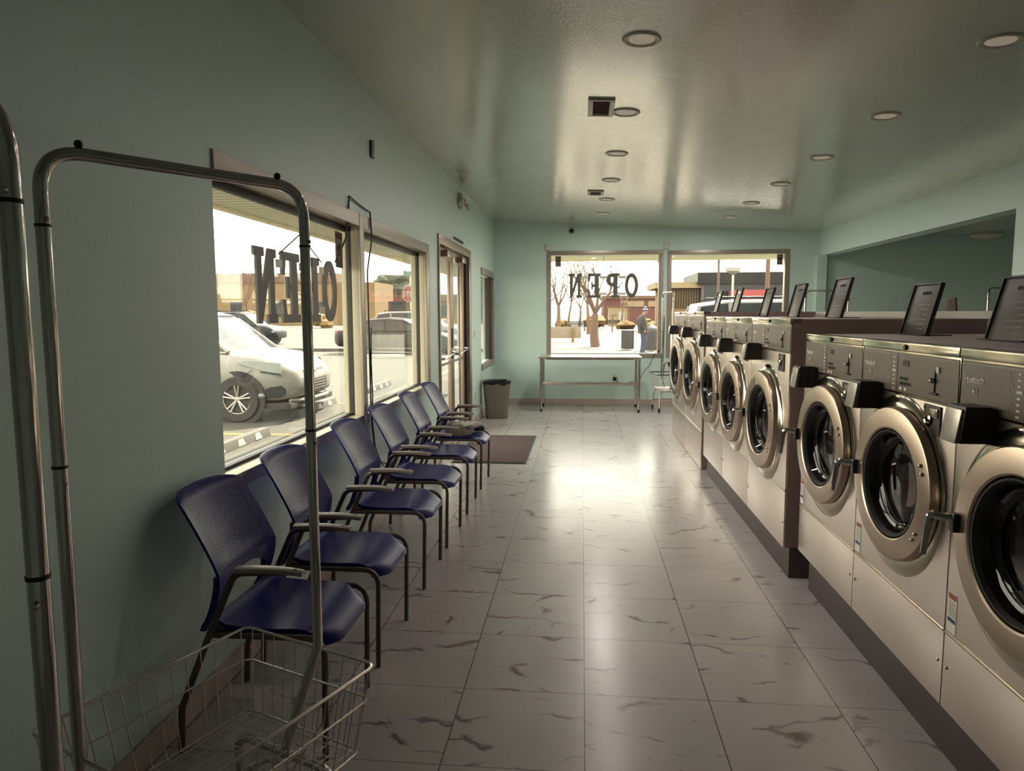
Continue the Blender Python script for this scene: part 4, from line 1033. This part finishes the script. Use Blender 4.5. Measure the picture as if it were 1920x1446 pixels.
    # mirrors, lamps, door lines, handles
    for s in (-1, 1):
        m2 = MB(); m2.ball((hl-1.42, s*(hw+.08), 1.08 if kind == 'suv' else .98), .09, 8, 10, (.7, 1, .7)); m2.build('mirror', paint, r)
        t = MB(); t.ball((-hl+.10, s*hw*.80, .86), .16, 8, 10, (.5, .45, .7)); t.build('tail_lamp', M['red'], r)
        for xx in (.28, -.72): MB().box(xx-.09, xx+.05, s*hw-.012, s*hw+.012, .83, .86).build('door_handle', paint, r, bevel=.004)
        for xx in (.52, -.52, -1.25): MB().box(xx-.003, xx+.003, s*(hw+.001)-.006, s*(hw+.001)+.001, .42, .94).build('door_seam', M['cardark'], r)
    if nose_detail:
        for s in (-1, 1):
            # swept headlamp
            def hp(u, v, side):
                # u along from front to rear, v up
                x = hl-.20-.62*u; yy = hw*(.905+.085*u**.7)-.0; zc_ = .80+.11*u; hh = .075*(1-u)**.6+.012
                y2 = yy*(1-.03*(v))+.006
                return (x-.02*v, s*(y2-(.03 if side else 0)), zc_+(v-.5)*2*hh)
            MB().shell(hp, 12, 4, .03).build('headlamp', M['headl'], r, ang=60)
            MB().tube([(hl-.20, s*(hw*.915+.004), .725), (hl-.5, s*(hw*.96+.004), .765)], .012, 6).build('headlamp_trim', M['cardark'], r)
            # fog lamp pocket (rounded triangle)
            fp = MB(); P3 = [(hl-.62, .385), (hl-.55, .44), (hl-.36, .53), (hl-.22, .55), (hl-.17, .50), (hl-.17, .42), (hl-.26, .375), (hl-.55, .37)]
            def fy(a): return hw*(.995-.12*max(0, (a-(hl-.6))/.45)**1.6)
            fp.prism(P3, lambda a, b, c: (a, s*(fy(a)+c), b), -.05, .004); fp.build('fog_lamp_pocket', M['cardark'], r)
            MB().ball((hl-.50, s*(fy(hl-.5)+.002), .405), .05, 8, 12, (1.4, .35, .7)).build('fog_lamp', M['headl'], r)
            # bumper / wing seams
            MB().tube([(hl-.62, s*(hw*.985+.003), .79), (hl-.74, s*(hw*.995+.003), .71), (hl-.84, s*(hw+.003), .66)], .004, 5).build('wing_seam', M['cardark'], r)
        gr = MB(); gr.box(hl-.06, hl+.012, -hw*.50, hw*.50, .40, .60); GR = gr.build('grille', M['cardark'], r, bevel=.01)
        mb = MB()
        for i in range(4): mb.box(hl+.008, hl+.02, -hw*.50, hw*.50, .43+i*.045, .44+i*.045)
        mb.build('grille_bar', M['rim'], GR)
        mb = MB(); mb.box(hl-.14, hl-.03, -hw*.42, hw*.42, .69, .76); U = mb.build('upper_grille', M['rim'], r, bevel=.01)
        MB().ball((hl-.03, 0, .72), .07, 8, 16, (.3, 1.4, .6)).build('badge', M['rim'], U)
        MB().box(hl-.9, hl-.05, -hw*.93, hw*.93, .20, .29).build('under_tray', M['tyre'], r, bevel=.02)
        MB().tube([(hl-.12, -hw*.80, .315), (hl+.02, -hw*.45, .30), (hl+.02, hw*.45, .30), (hl-.12, hw*.80, .315)], .03, 8).build('front_lip', M['carwhite'], r)
    else:
        for s in (-1, 1): MB().ball((hl-.18, s*hw*.80, .68), .15, 8, 10, (.9, .45, .45)).build('headlamp', M['headl'], r)
        MB().box(hl-.05, hl+.01, -hw*.5, hw*.5, .36, .56).build('grille', M['cardark'], r, bevel=.01)
    return r
make_car('suv', M['carwhite'], 4.52, 1.86, 1.69, 'suv', 'white SUV parked nose-in close outside the left window', (-6.52, 10.85, -.02), 0, True)
make_car('suv', M['cardark'], 4.7, 1.9, 1.75, 'suv', 'dark grey SUV on the road behind the white SUV', (-18.5, 36.5, -.03), 0, False)
make_car('sedan', M['cardark'], 4.9, 1.85, 1.46, 'sedan', 'dark sedan behind the second left window pane', (-7.5, 28.2, -.02), .03, False)
make_car('suv', M['carsilver'], 4.7, 1.9, 1.75, 'suv', 'silver SUV on the road beyond the dark sedan', (-8.4, 36.0, -.03), .0, False)
make_car('suv', M['carsilver'], 5.7, 2.02, 1.92, 'suv', 'large silver SUV with dark windows outside the right back window', (5.15, 16.9, -.02), 0, False)

# stop sign with street name blade
def stop_sign():
    r = empty('stop_sign', (-9.55, 38.6, -.03)); tag(r, 'red octagonal stop sign on a pole, partly hidden by the window frame', 'sign')
    MB().cyl((0, .04, 0), (0, .04, 3.9), .035, 10).build('pole', M['rim'], r)
    oc = [(.46*cos(PI/8+k*PI/4)/cos(PI/8)*.92, 2.72+.46*sin(PI/8+k*PI/4)/cos(PI/8)*.92) for k in range(8)]
    oc2 = [(a*1.08, 2.72+(b-2.72)*1.08) for a, b in oc]
    MB().prism(oc2, lambda a, b, c: (a, c, b), -.004, 0).build('sign_border', M['whitep'], r)
    pl = MB().prism(oc, lambda a, b, c: (a, c, b), -.010, -.004).build('sign_plate', M['redsign'], r)
    text_mesh('STOP', .42, lambda x, y, z: (x, -.0125-z, 2.70+y), .002, 'lettering', M['whitep'], pl, xs=.82)
    MB().box(-.95, .1, -.01, 0, 3.70, 3.98).build('street_name_blade', M['greensign'], r)
stop_sign()

# trees
def tree(name, loc, h, r0, depth, spread, seed, label, bark, twig, first=.32, lean=0, twigd=3, nb=3):
    rnd = random.Random(seed); t = empty(name, loc); tag(t, label, 'tree')
    big, small = MB(), MB()
    def grow(p, d, L, rad, lv):
        n = 4; P = [p]; q = p; dd = d.copy(); R = [rad]
        for i in range(n):
            dd = (dd+Vector((rnd.uniform(-.12, .12), rnd.uniform(-.12, .12), rnd.uniform(-.02, .08)))).normalized(); q = q+dd*(L/n); P.append(q); R.append(rad*(1-.38*(i+1)/n))
        (big if lv < twigd else small).tube(P, R, 8 if lv < 2 else (5 if lv < 4 else 4), cap=False)
        if lv >= depth: return
        k = nb if lv else nb+1
        for i in range(k):
            a = 2*PI*(i+rnd.random()*.6)/k; sp = spread*rnd.uniform(.75, 1.2)
            u = dd.orthogonal().normalized(); w = dd.cross(u)
            nd = (dd*cos(sp)+(u*cos(a)+w*sin(a))*sin(sp)); nd.z += .10; nd.normalize()
            st = P[-1] if (i < 2 or lv == 0) else P[-2]
            grow(st, nd, L*rnd.uniform(.62, .85), R[-1]*rnd.uniform(.55, .78), lv+1)
    grow(Vector((0,0,0)), Vector((lean, 0, 1)).normalized(), h*first, r0, 0)
    big.build('trunk', bark, t); small.build('twigs', twig, t)
    return t
tree('bare_tree', (.66, 34.2, -.03), 9.5, .24, 7, .50, 14, 'large bare tree with spreading branches outside the first back window', M['bark'], M['twig'], .17, -.05, nb=3)
tree('bare_tree', (-30.2, 60, -.03), 7.5, .26, 7, .5, 5, 'bare tree behind the letter sign in the left window', M['bark'], M['twig'])
tree('bare_tree', (-48, 88, -.03), 9, .25, 6, .5, 8, 'bare tree at the left edge of the left window', M['twig'], M['twig'])
tree('bare_tree', (-1.7, 50, -.03), 6.5, .18, 7, .5, 23, 'pale thin bare tree at the left edge of the first back window', M['twig'], M['twig'])
tree('bare_tree', (.5, 55, -.03), 7.0, .16, 7, .5, 29, 'pale bare tree behind the left branches of the big tree', M['twig'], M['twig'])
tree('bare_tree', (5.1, 76, -.03), 4.6, .07, 6, .5, 31, 'small young bare tree in front of the brick building', M['twig'], M['twig'])
tree('bare_tree', (3.6, 33, -.03), 9.0, .16, 7, .5, 41, 'bare tree behind the wall between the back windows, twigs in the second one', M['twig'], M['twig'], .4, -.05)
for i, (x, y, h_, sd) in enumerate(((-3.0, 60, 7.5, 51), (-1.6, 80, 9, 52), (2.6, 98, 8, 53), (4.6, 84, 8, 54), (-.3, 70, 6.5, 56))):
    tree('bare_tree', (x, y, -.03), h_, .15, 7, .55, sd, ['tan bare tree in the thicket at the far left of the first back window', 'tall tan bare tree in the thicket, just right of the far left one', 'tan bare tree in the middle of the thicket left of the big trunk', 'tan bare tree rising directly behind the big trunk', 'tan bare tree nearest the road in the left thicket'][i], M['twig'], M['twig'])
def blob(rnd, c, rad, sq=.8, n=1):
    mb = MB()
    for i in range(n):
        cc_ = Vector(c)+Vector((rnd.uniform(-1, 1), rnd.uniform(-1, 1), rnd.uniform(-.5, .8)))*rad*.55*(0 if n == 1 else 1)
        rr = rad*rnd.uniform(.5, .8) if n > 1 else rad; b0 = len(mb.V); mb.ball(cc_, rr, 9, 14, (1, 1, sq))
        for k in range(b0, len(mb.V)):
            v = Vector(mb.V[k]); dv = v-cc_; mb.V[k] = tuple(cc_+dv*(1+.25*(sin(v.x*9+seedf)+sin(v.y*11)+sin(v.z*13+1))/3))
    return mb
seedf = .3; rnd = random.Random(3)
for i, (x, y, w, l) in enumerate([(-4.2, 70, 1.2, 'rounded dry bush at the left of the first back window'), (-2.0, 72, .8, 'small dry bush behind the bench left of the big tree'), (1.3, 72, 1.1, 'dry bush directly behind the big tree trunk'), (4.4, 72, .8, 'low dry bush left of the brown post'), (6.6, 72, .9, 'low dry bush between the post and the walking person'), (8.6, 72, .85, 'low dry bush just behind the walking person'), (-38, 78, 1.6, 'dry bush behind the dark grey SUV'), (-29.5, 78, 1.3, 'dry bush under the letter O in the left window'), (-21.6, 74, 1.2, 'left one of the golden bushes above the dark sedan'), (-18.2, 74, 1.2, 'middle one of the golden bushes above the dark sedan'), (-14.8, 74, 1.1, 'right one of the golden bushes above the dark sedan')]):
    o = blob(rnd, (0, 0, w*.5), w, .7, 6).build('shrub', M['bush']); o.location = (x, y, -.15); tag(o, l, 'shrub', 'dry shrubs across the road')
for (x, y, rr, h, l) in ((-36, 134, 3.6, 6.8, 'round grey-green tree above the dark sedan'), (-15, 128, 4.2, 6.5, 'round grey-green tree behind the street name sign')):
    t = empty('evergreen_tree', (x, y, -.03)); tag(t, l, 'tree')
    blob(rnd, (0, 0, h), rr, .8, 14).build('foliage', M['green'], t); MB().cyl((0,0,0), (0,0,h), .4, 8).build('trunk', M['bark'], t)

# buildings
def part(p, nm, m, *b, bev=0): return MB().box(*b).build(nm, m, p, smooth=False, bevel=bev)
bd = empty('brick_building', (16, 100, -.03)); tag(bd, 'low red brick building with a brown flat roof edge behind the big tree', 'building')
part(bd, 'wall', M['brick'], -13, 12, 0, 12, 0, 3.6); part(bd, 'roof_edge', M['bark'], -13.2, 12.2, -.2, 12, 3.6, 4.05)
for a, b in ((-9.8, -7.4), (-6.8, -4.3), (-3.4, 0), (1.4, 6)):
    part(bd, 'window', M['tan2'], a, b, -.1, 0, 2.5, 3.3)
w_ = part(bd, 'window', M['whitep'], -10.6, -10.0, -.1, 0, 2.4, 3.3); part(w_, 'pane', M['carglass'], -10.5, -10.1, -.14, -.1, 2.5, 3.2)
sh = empty('utility_shed', (4.4, 88, -.03)); tag(sh, 'small cream shed with a white door in front of the brick building', 'building')
part(sh, 'wall', M['tan2'], -1.1, 1.2, 0, 3, 0, 2.35); part(sh, 'roof', M['bark'], -1.2, 1.3, -.1, 3, 2.35, 2.48); part(sh, 'door', M['whitep'], .1, .8, -.06, 0, 0, 1.8)
mb = empty('modern_building', (11.5, 60, -.03)); tag(mb, 'grey two-storey building with vertical siding and glass in the right back window', 'building')
part(mb, 'wall', M['grey_bld'], -1.6, 9, 0, 8, 0, 4.9); part(mb, 'roof_edge', M['cardark'], -2.0, 9.2, -.3, 8, 4.0, 4.95)
part(mb, 'wing', M['tan'], -4.6, -1.6, .6, 8, 0, 3.7)
o = MB()
for i in range(14): o.box(-4.5+i*.21, -4.42+i*.21, .5, .6, 2.0, 3.7)
o.build('siding', M['cardark'], mb); part(mb, 'wing_roof', M['tan2'], -5.4, -1.5, .2, 8, 3.7, 4.2); part(mb, 'lower_wall', M['tan'], -2, 9.2, -.25, 0, 0, 2.3)
for i in range(9): part(mb, 'window', M['carglass'], -1.4+i*1.15, -.4+i*1.15, -.08, 0, 2.45, 3.9)
rs = empty('red_awning', (13.5, 58, 2.25)); tag(rs, 'coral red awning along the grey building', 'awning')
part(rs, 'canopy', M['red'], -1.5, 1.5, -.6, 1.7, .35, 1.15); part(rs, 'support', M['red'], -.8, -.4, -.3, 0, -.3, .35); part(rs, 'support', M['red'], 1.0, 1.3, -.3, 0, -.3, .35)
tb = empty('tan_building', (-44, 100, -.03)); tag(tb, 'long low tan building across the road in the left window', 'building')
part(tb, 'wall', M['tan'], -30, 14, 0, 10, 0, 6.2); part(tb, 'roof_edge', M['bark'], -30, 8, -.2, 10, 6.2, 7.6)
for i in range(7): part(tb, 'window', M['carglass'], -20+i*6, -17.5+i*6, -.05, 0, 1.2, 3.4)
tb2 = empty('low_building', (-22, 112, -.03)); tag(tb2, 'low tan building behind the stop sign', 'building')
part(tb2, 'wall', M['tan'], -14, 12, 0, 8, 0, 4.6); part(tb2, 'roof', M['bark'], -14.3, 12.3, -.4, 8, 3.6, 4.7)
for i in range(4): part(tb2, 'window', M['carglass'], -11+i*5, -8.5+i*5, -.05, 0, 1, 3)
# street furniture behind the back window
lp = empty('lamp_post', (6.3, 30.5, -.02)); tag(lp, 'street lamp with a pale globe head in the right back window', 'lamp post')
MB().cyl((0,0,0), (0,0,3.25), .045, 10).build('pole', M['rim'], lp); MB().lathe([(.05, 3.2), (.30, 3.35), (.34, 3.5), (.30, 3.52), (.05, 3.62), (.03, 3.9), (0, 3.92)], (0,0,0), 'z', 24).build('globe', M['whitep'], lp)
for (x, y, rr, l) in ((5.05, 27, .045, 'thin round post left of the street lamp outside the right window'), (6.83, 27, .08, 'thick round post right of the street lamp outside the right window')):
    t = empty('utility_post', (x, y, -.02)); tag(t, l, 'post'); MB().cyl((0,0,0), (0,0,7), rr, 14).build('pole', M['bark'], t); MB().lathe([(rr*1.5, 0), (rr*1.5, .1), (rr, .14)], (0,0,0), 'z', 14).build('base', M['grey_bld'], t)
def litter_bin(x, y, l, lid=False):
    t = empty('litter_bin', (x, y, -.03)); tag(t, l, 'litter bin')
    mb = MB()
    for k in range(20):
        a = 2*PI*k/20; mb.box(.25*cos(a)-.028, .25*cos(a)+.028, .25*sin(a)-.028, .25*sin(a)+.028, .05, .86)
    mb.build('slats', M['binw'], t); MB().lathe([(.22, .04), (.22, .84), (.19, .84)], (0,0,0), 'z', 24).build('liner', M['black'], t)
    MB().lathe([(.27, .84), (.28, .87), (.25, .88)] if not lid else [(.27, .86), (.26, .98), (.16, 1.08), (.06, 1.12), (0, 1.12)], (0,0,0), 'z', 24).build('lid', M['binw'], t)
litter_bin(2.02, 31.5, 'slatted litter bin just left of the walking person'); litter_bin(2.95, 30.3, 'domed litter bin at the right edge of the first back window', True)
t = empty('notice_board', (-1.0, 40, -.03)); tag(t, 'low weathered white board outside at left of the first back window', 'board')
MB().box(-1.25, .95, -.04, .04, .22, .86).build('board', mat('weathered_white', (112, 100, 84), .8, noise=.35, nscale=6), t, bevel=.01); MB().box(.42, .56, -.14, -.04, 0, .8).build('support', M['tan'], t, bevel=.01); MB().box(-1.0, -.9, .04, .12, 0, .6).build('support', M['tan'], t)
for (x, y, l) in ((-.62, 64, 'dark park bench left of the big tree trunk'), (3.2, 78, 'small distant park bench right of the big tree trunk')):
    t = empty('park_bench', (x, y, -.03)); tag(t, l, 'bench'); MB().box(-.95, .95, -.2, .25, .40, .46).build('seat', M['cardark'], t)
    mb = MB()
    for i in range(3): mb.box(-.95, .95, .25, .29, .52+i*.13, .61+i*.13)
    mb.build('backrest', M['cardark'], t)
    for s in (-.85, .85): MB().box(s-.04, s+.04, -.2, .29, 0, .9).build('leg', M['cardark'], t)
t = empty('bollard_post', (2.55, 60, -.03)); tag(t, 'brown post with a small top sign behind the big tree', 'post'); MB().cyl((0,0,0), (0,0,1.35), .06, 10).build('pole', M['bark'], t); MB().box(-.10, .38, -.05, .05, 1.38, 1.48).build('sign_plate', M['bark'], t)

# ------------------------------------------------------------------ person walking outside
def person():
    r = empty('person', (2.42, 28.3, -.02)); tag(r, 'person in dark jacket, jeans and blue knit hat walking with head bowed', 'person')
    me = bpy.data.meshes.new('body')
    J = {'pel': (0, 0, .95, .13), 'sp1': (-.02, 0, 1.12, .135), 'ch': (-.05, 0, 1.34, .15), 'nk': (-.01, 0, 1.51, .062), 'hd0': (.05, 0, 1.60, .075), 'hd1': (.085, 0, 1.68, .095), 'hd2': (.07, 0, 1.76, .07),
         'sl': (-.05, .17, 1.44, .062), 'el': (-.10, .23, 1.17, .046), 'wl': (.03, .22, .98, .032), 'sr': (-.05, -.17, 1.44, .062), 'er': (-.11, -.23, 1.17, .046), 'wr': (.02, -.22, .98, .032),
         'hl': (-.0, .09, .90, .095), 'kl': (.06, .10, .50, .066), 'al': (-.02, .10, .09, .042), 'tl': (.13, .11, .04, .035),
         'hr': (0, -.09, .90, .095), 'kr': (.0, -.10, .50, .066), 'ar': (-.10, -.10, .09, .042), 'tr': (.05, -.11, .04, .035),
         'nose': (.185, 0, 1.655, .018)}
    E = [('pel','sp1'),('sp1','ch'),('ch','nk'),('nk','hd0'),('hd0','hd1'),('hd1','hd2'),('ch','sl'),('sl','el'),('el','wl'),('ch','sr'),('sr','er'),('er','wr'),('pel','hl'),('hl','kl'),('kl','al'),('al','tl'),('pel','hr'),('hr','kr'),('kr','ar'),('ar','tr'),('hd1','nose')]
    for s, wn, d in ((1, 'wl', .22), (-1, 'wr', -.22)):
        x0, y0, z0, _ = J[wn]; J['pm'+wn] = (x0+.03, y0-.01*s, z0-.07, .028); E.append((wn, 'pm'+wn))
        for i, (dx, dy, L) in enumerate(((.025, 0, .07), (.01, .0, .08), (-.005, .0, .075), (-.02, 0, .06), (.045, -.02*s, .035))):
            k = 'f%d%s' % (i, wn); J[k] = (x0+.03+dx*1.3, y0-.01*s+dy, z0-.07-L, .009); E.append(('pm'+wn, k))
    ks = list(J); me.from_pydata([J[k][:3] for k in ks], [(ks.index(a), ks.index(b)) for a, b in E], [])
    o = bpy.data.objects.new('body', me); C.objects.link(o); o.parent = r
    o.modifiers.new('Skin', 'SKIN')
    for i, k in enumerate(ks): me.skin_vertices[0].data[i].radius = (J[k][3], J[k][3]*.95); me.skin_vertices[0].data[i].use_root = (k == 'pel')
    s = o.modifiers.new('Sub', 'SUBSURF'); s.levels = 1; s.render_levels = 2
    me.materials.append(M['skin'])
    def loft(rings, name, m):
        mb = MB(); n = 20; V = []; F = []
        for (x, y, z, a, b) in rings:
            for k in range(n): t = 2*PI*k/n; V.append((x+a*cos(t), y+b*sin(t), z))
        for i in range(len(rings)-1):
            for k in range(n): F.append((i*n+k, i*n+(k+1) % n, (i+1)*n+(k+1) % n, (i+1)*n+k))
        F.append(tuple(range(n))); F.append(tuple((len(rings)-1)*n+k for k in range(n)))
        mb.add(V, F); return mb.build(name, m, r, ang=70)
    jk = MB()
    J1 = loft([(.01, 0, .80, .19, .21), (0, 0, .90, .20, .23), (-.03, 0, 1.10, .20, .23), (-.06, 0, 1.30, .20, .25), (-.06, 0, 1.42, .165, .235), (-.03, 0, 1.50, .11, .12), (.0, 0, 1.56, .085, .085)], 'jacket', M['jacket'])
    for s in (1, -1):
        mb = MB(); mb.tube([(-.05, s*.13, 1.465), (-.05, s*.20, 1.43), (-.08, s*.25, 1.32), (-.11, s*.27, 1.17), (-.03, s*.26, 1.05), (.03, s*.24, .97)], [.08, .088, .080, .072, .062, .055], 14); mb.build('sleeve', M['jacket'], J1)
        f = -.02 if s < 0 else .05
        mb = MB(); mb.tube([(0, s*.09, .93), (.02+f*.5, s*.10, .70), (.03+f, s*.10, .50), (f, s*.10, .28), (-.03+f*.5, s*.10, .06)], [.125, .110, .088, .080, .078], 16); mb.build('trouser_leg', M['jeans'], r)
        mb = MB(); mb.ball((.03+f*.6, s*.105, .05), .12, 8, 14, (1.15, .42, .42)); mb.build('shoe', M['black'], r)
    mb = MB(); mb.lathe([(.100, 0), (.106, .03), (.100, .08), (.07, .12), (.02, .135), (0, .136)], (.075, 0, 1.70), 'z', 20); H = mb.build('knit_hat', M['beanie'], r)
    mb = MB(); mb.lathe([(.104, .045), (.107, .06), (.102, .085), (.098, .085)], (.075, 0, 1.70), 'z', 20); mb.ball((.075, 0, 1.85), .04, 8, 10); mb.build('hat_band', M['whitep'], H)
    for s in (1, -1): MB().ball((.165, s*.035, 1.675), .011, 6, 8).build('eye', M['black'], r)
    for s in (1, -1): MB().ball((.075, s*.097, 1.655), .026, 6, 8, (.7, .35, 1)).build('ear', M['skin'], r)
person()

# ------------------------------------------------------------------ light
w = bpy.data.worlds.new('World'); bpy.context.scene.world = w; w.use_nodes = True; N = w.node_tree.nodes; L = w.node_tree.links
bg = N['Background']; tc = N.new('ShaderNodeTexCoord'); sp = N.new('ShaderNodeSeparateXYZ'); L.new(tc.outputs['Generated'], sp.inputs[0])
rp = N.new('ShaderNodeValToRGB'); rp.color_ramp.elements[0].position = .0; rp.color_ramp.elements[0].color = (1.0, .90, .70, 1); rp.color_ramp.elements[1].position = .35; rp.color_ramp.elements[1].color = (.98, .93, .86, 1)
L.new(sp.outputs[2], rp.inputs[0])
nz = N.new('ShaderNodeTexNoise'); nz.inputs['Scale'].default_value = 3; nz.inputs['Detail'].default_value = 6; mp = N.new('ShaderNodeMapping'); mp.inputs['Scale'].default_value = (1, 1, 6); L.new(tc.outputs['Generated'], mp.inputs[0]); L.new(mp.outputs[0], nz.inputs['Vector'])
mr = N.new('ShaderNodeMapRange'); mr.inputs['From Min'].default_value = .35; mr.inputs['From Max'].default_value = .7; mr.inputs['To Min'].default_value = .82; mr.inputs['To Max'].default_value = 1.08; L.new(nz.outputs['Fac'], mr.inputs['Value'])
vm = N.new('ShaderNodeVectorMath'); vm.operation = 'SCALE'; L.new(rp.outputs[0], vm.inputs[0]); L.new(mr.outputs[0], vm.inputs['Scale']); L.new(vm.outputs[0], bg.inputs['Color'])
SKY, SUN = 2.8, 8.5
bg.inputs['Strength'].default_value = SKY
sd = bpy.data.lights.new('sun', 'SUN'); sd.energy = SUN; sd.angle = .01; sd.color = (1, .90, .72); so = bpy.data.objects.new('sun', sd); C.objects.link(so)
so.rotation_euler = Vector((.42, 1, 1.15)).to_track_quat('Z', 'Y').to_euler()
for side, x in (('l', .315), ('r', 2.175)):  # added fill lamps under the downlights lift the room; nearer ones pinker to warm walls
    for i, y in enumerate(LR):
        ld = bpy.data.lights.new('downlight_fill', 'AREA'); ld.shape = 'DISK'; ld.size = .14; ld.energy = [1.6, 1.6, 1.8, 2, 4, 5][i]; ld.color = [(1, .84, .80), (1, .86, .82), (1, .88, .82), (1, .93, .84), (1, .95, .86), (1, .95, .86)][i]
        lo = bpy.data.objects.new('downlight_fill', ld); C.objects.link(lo); lo.location = (x, y, cz(x)-.02)

# ------------------------------------------------------------------ camera
cam = bpy.data.cameras.new('camera'); co = bpy.data.objects.new('camera', cam); C.objects.link(co); bpy.context.scene.camera = co
cam.sensor_fit = 'HORIZONTAL'; cam.sensor_width = 36; cam.lens = 1311.83/1920*36; cam.clip_start = .05; cam.clip_end = 500
yaw, pit, rol = .0996, .1028, .0029
f = Vector((-sin(yaw)*cos(pit), cos(yaw)*cos(pit), -sin(pit))); rt = Vector((cos(yaw), sin(yaw), 0)); dn = f.cross(rt)
r2 = rt*cos(rol)+dn*sin(rol); d2 = -rt*sin(rol)+dn*cos(rol)
Mx = Matrix((r2, -d2, -f)).transposed().to_4x4(); Mx.translation = (0, 0, 1.6); co.matrix_world = Mx
sc = bpy.context.scene
sc.view_settings.view_transform = 'Standard'; sc.view_settings.look = 'None'; sc.view_settings.exposure = 1.58; sc.view_settings.gamma = 1; sc.view_settings.use_curve_mapping = False
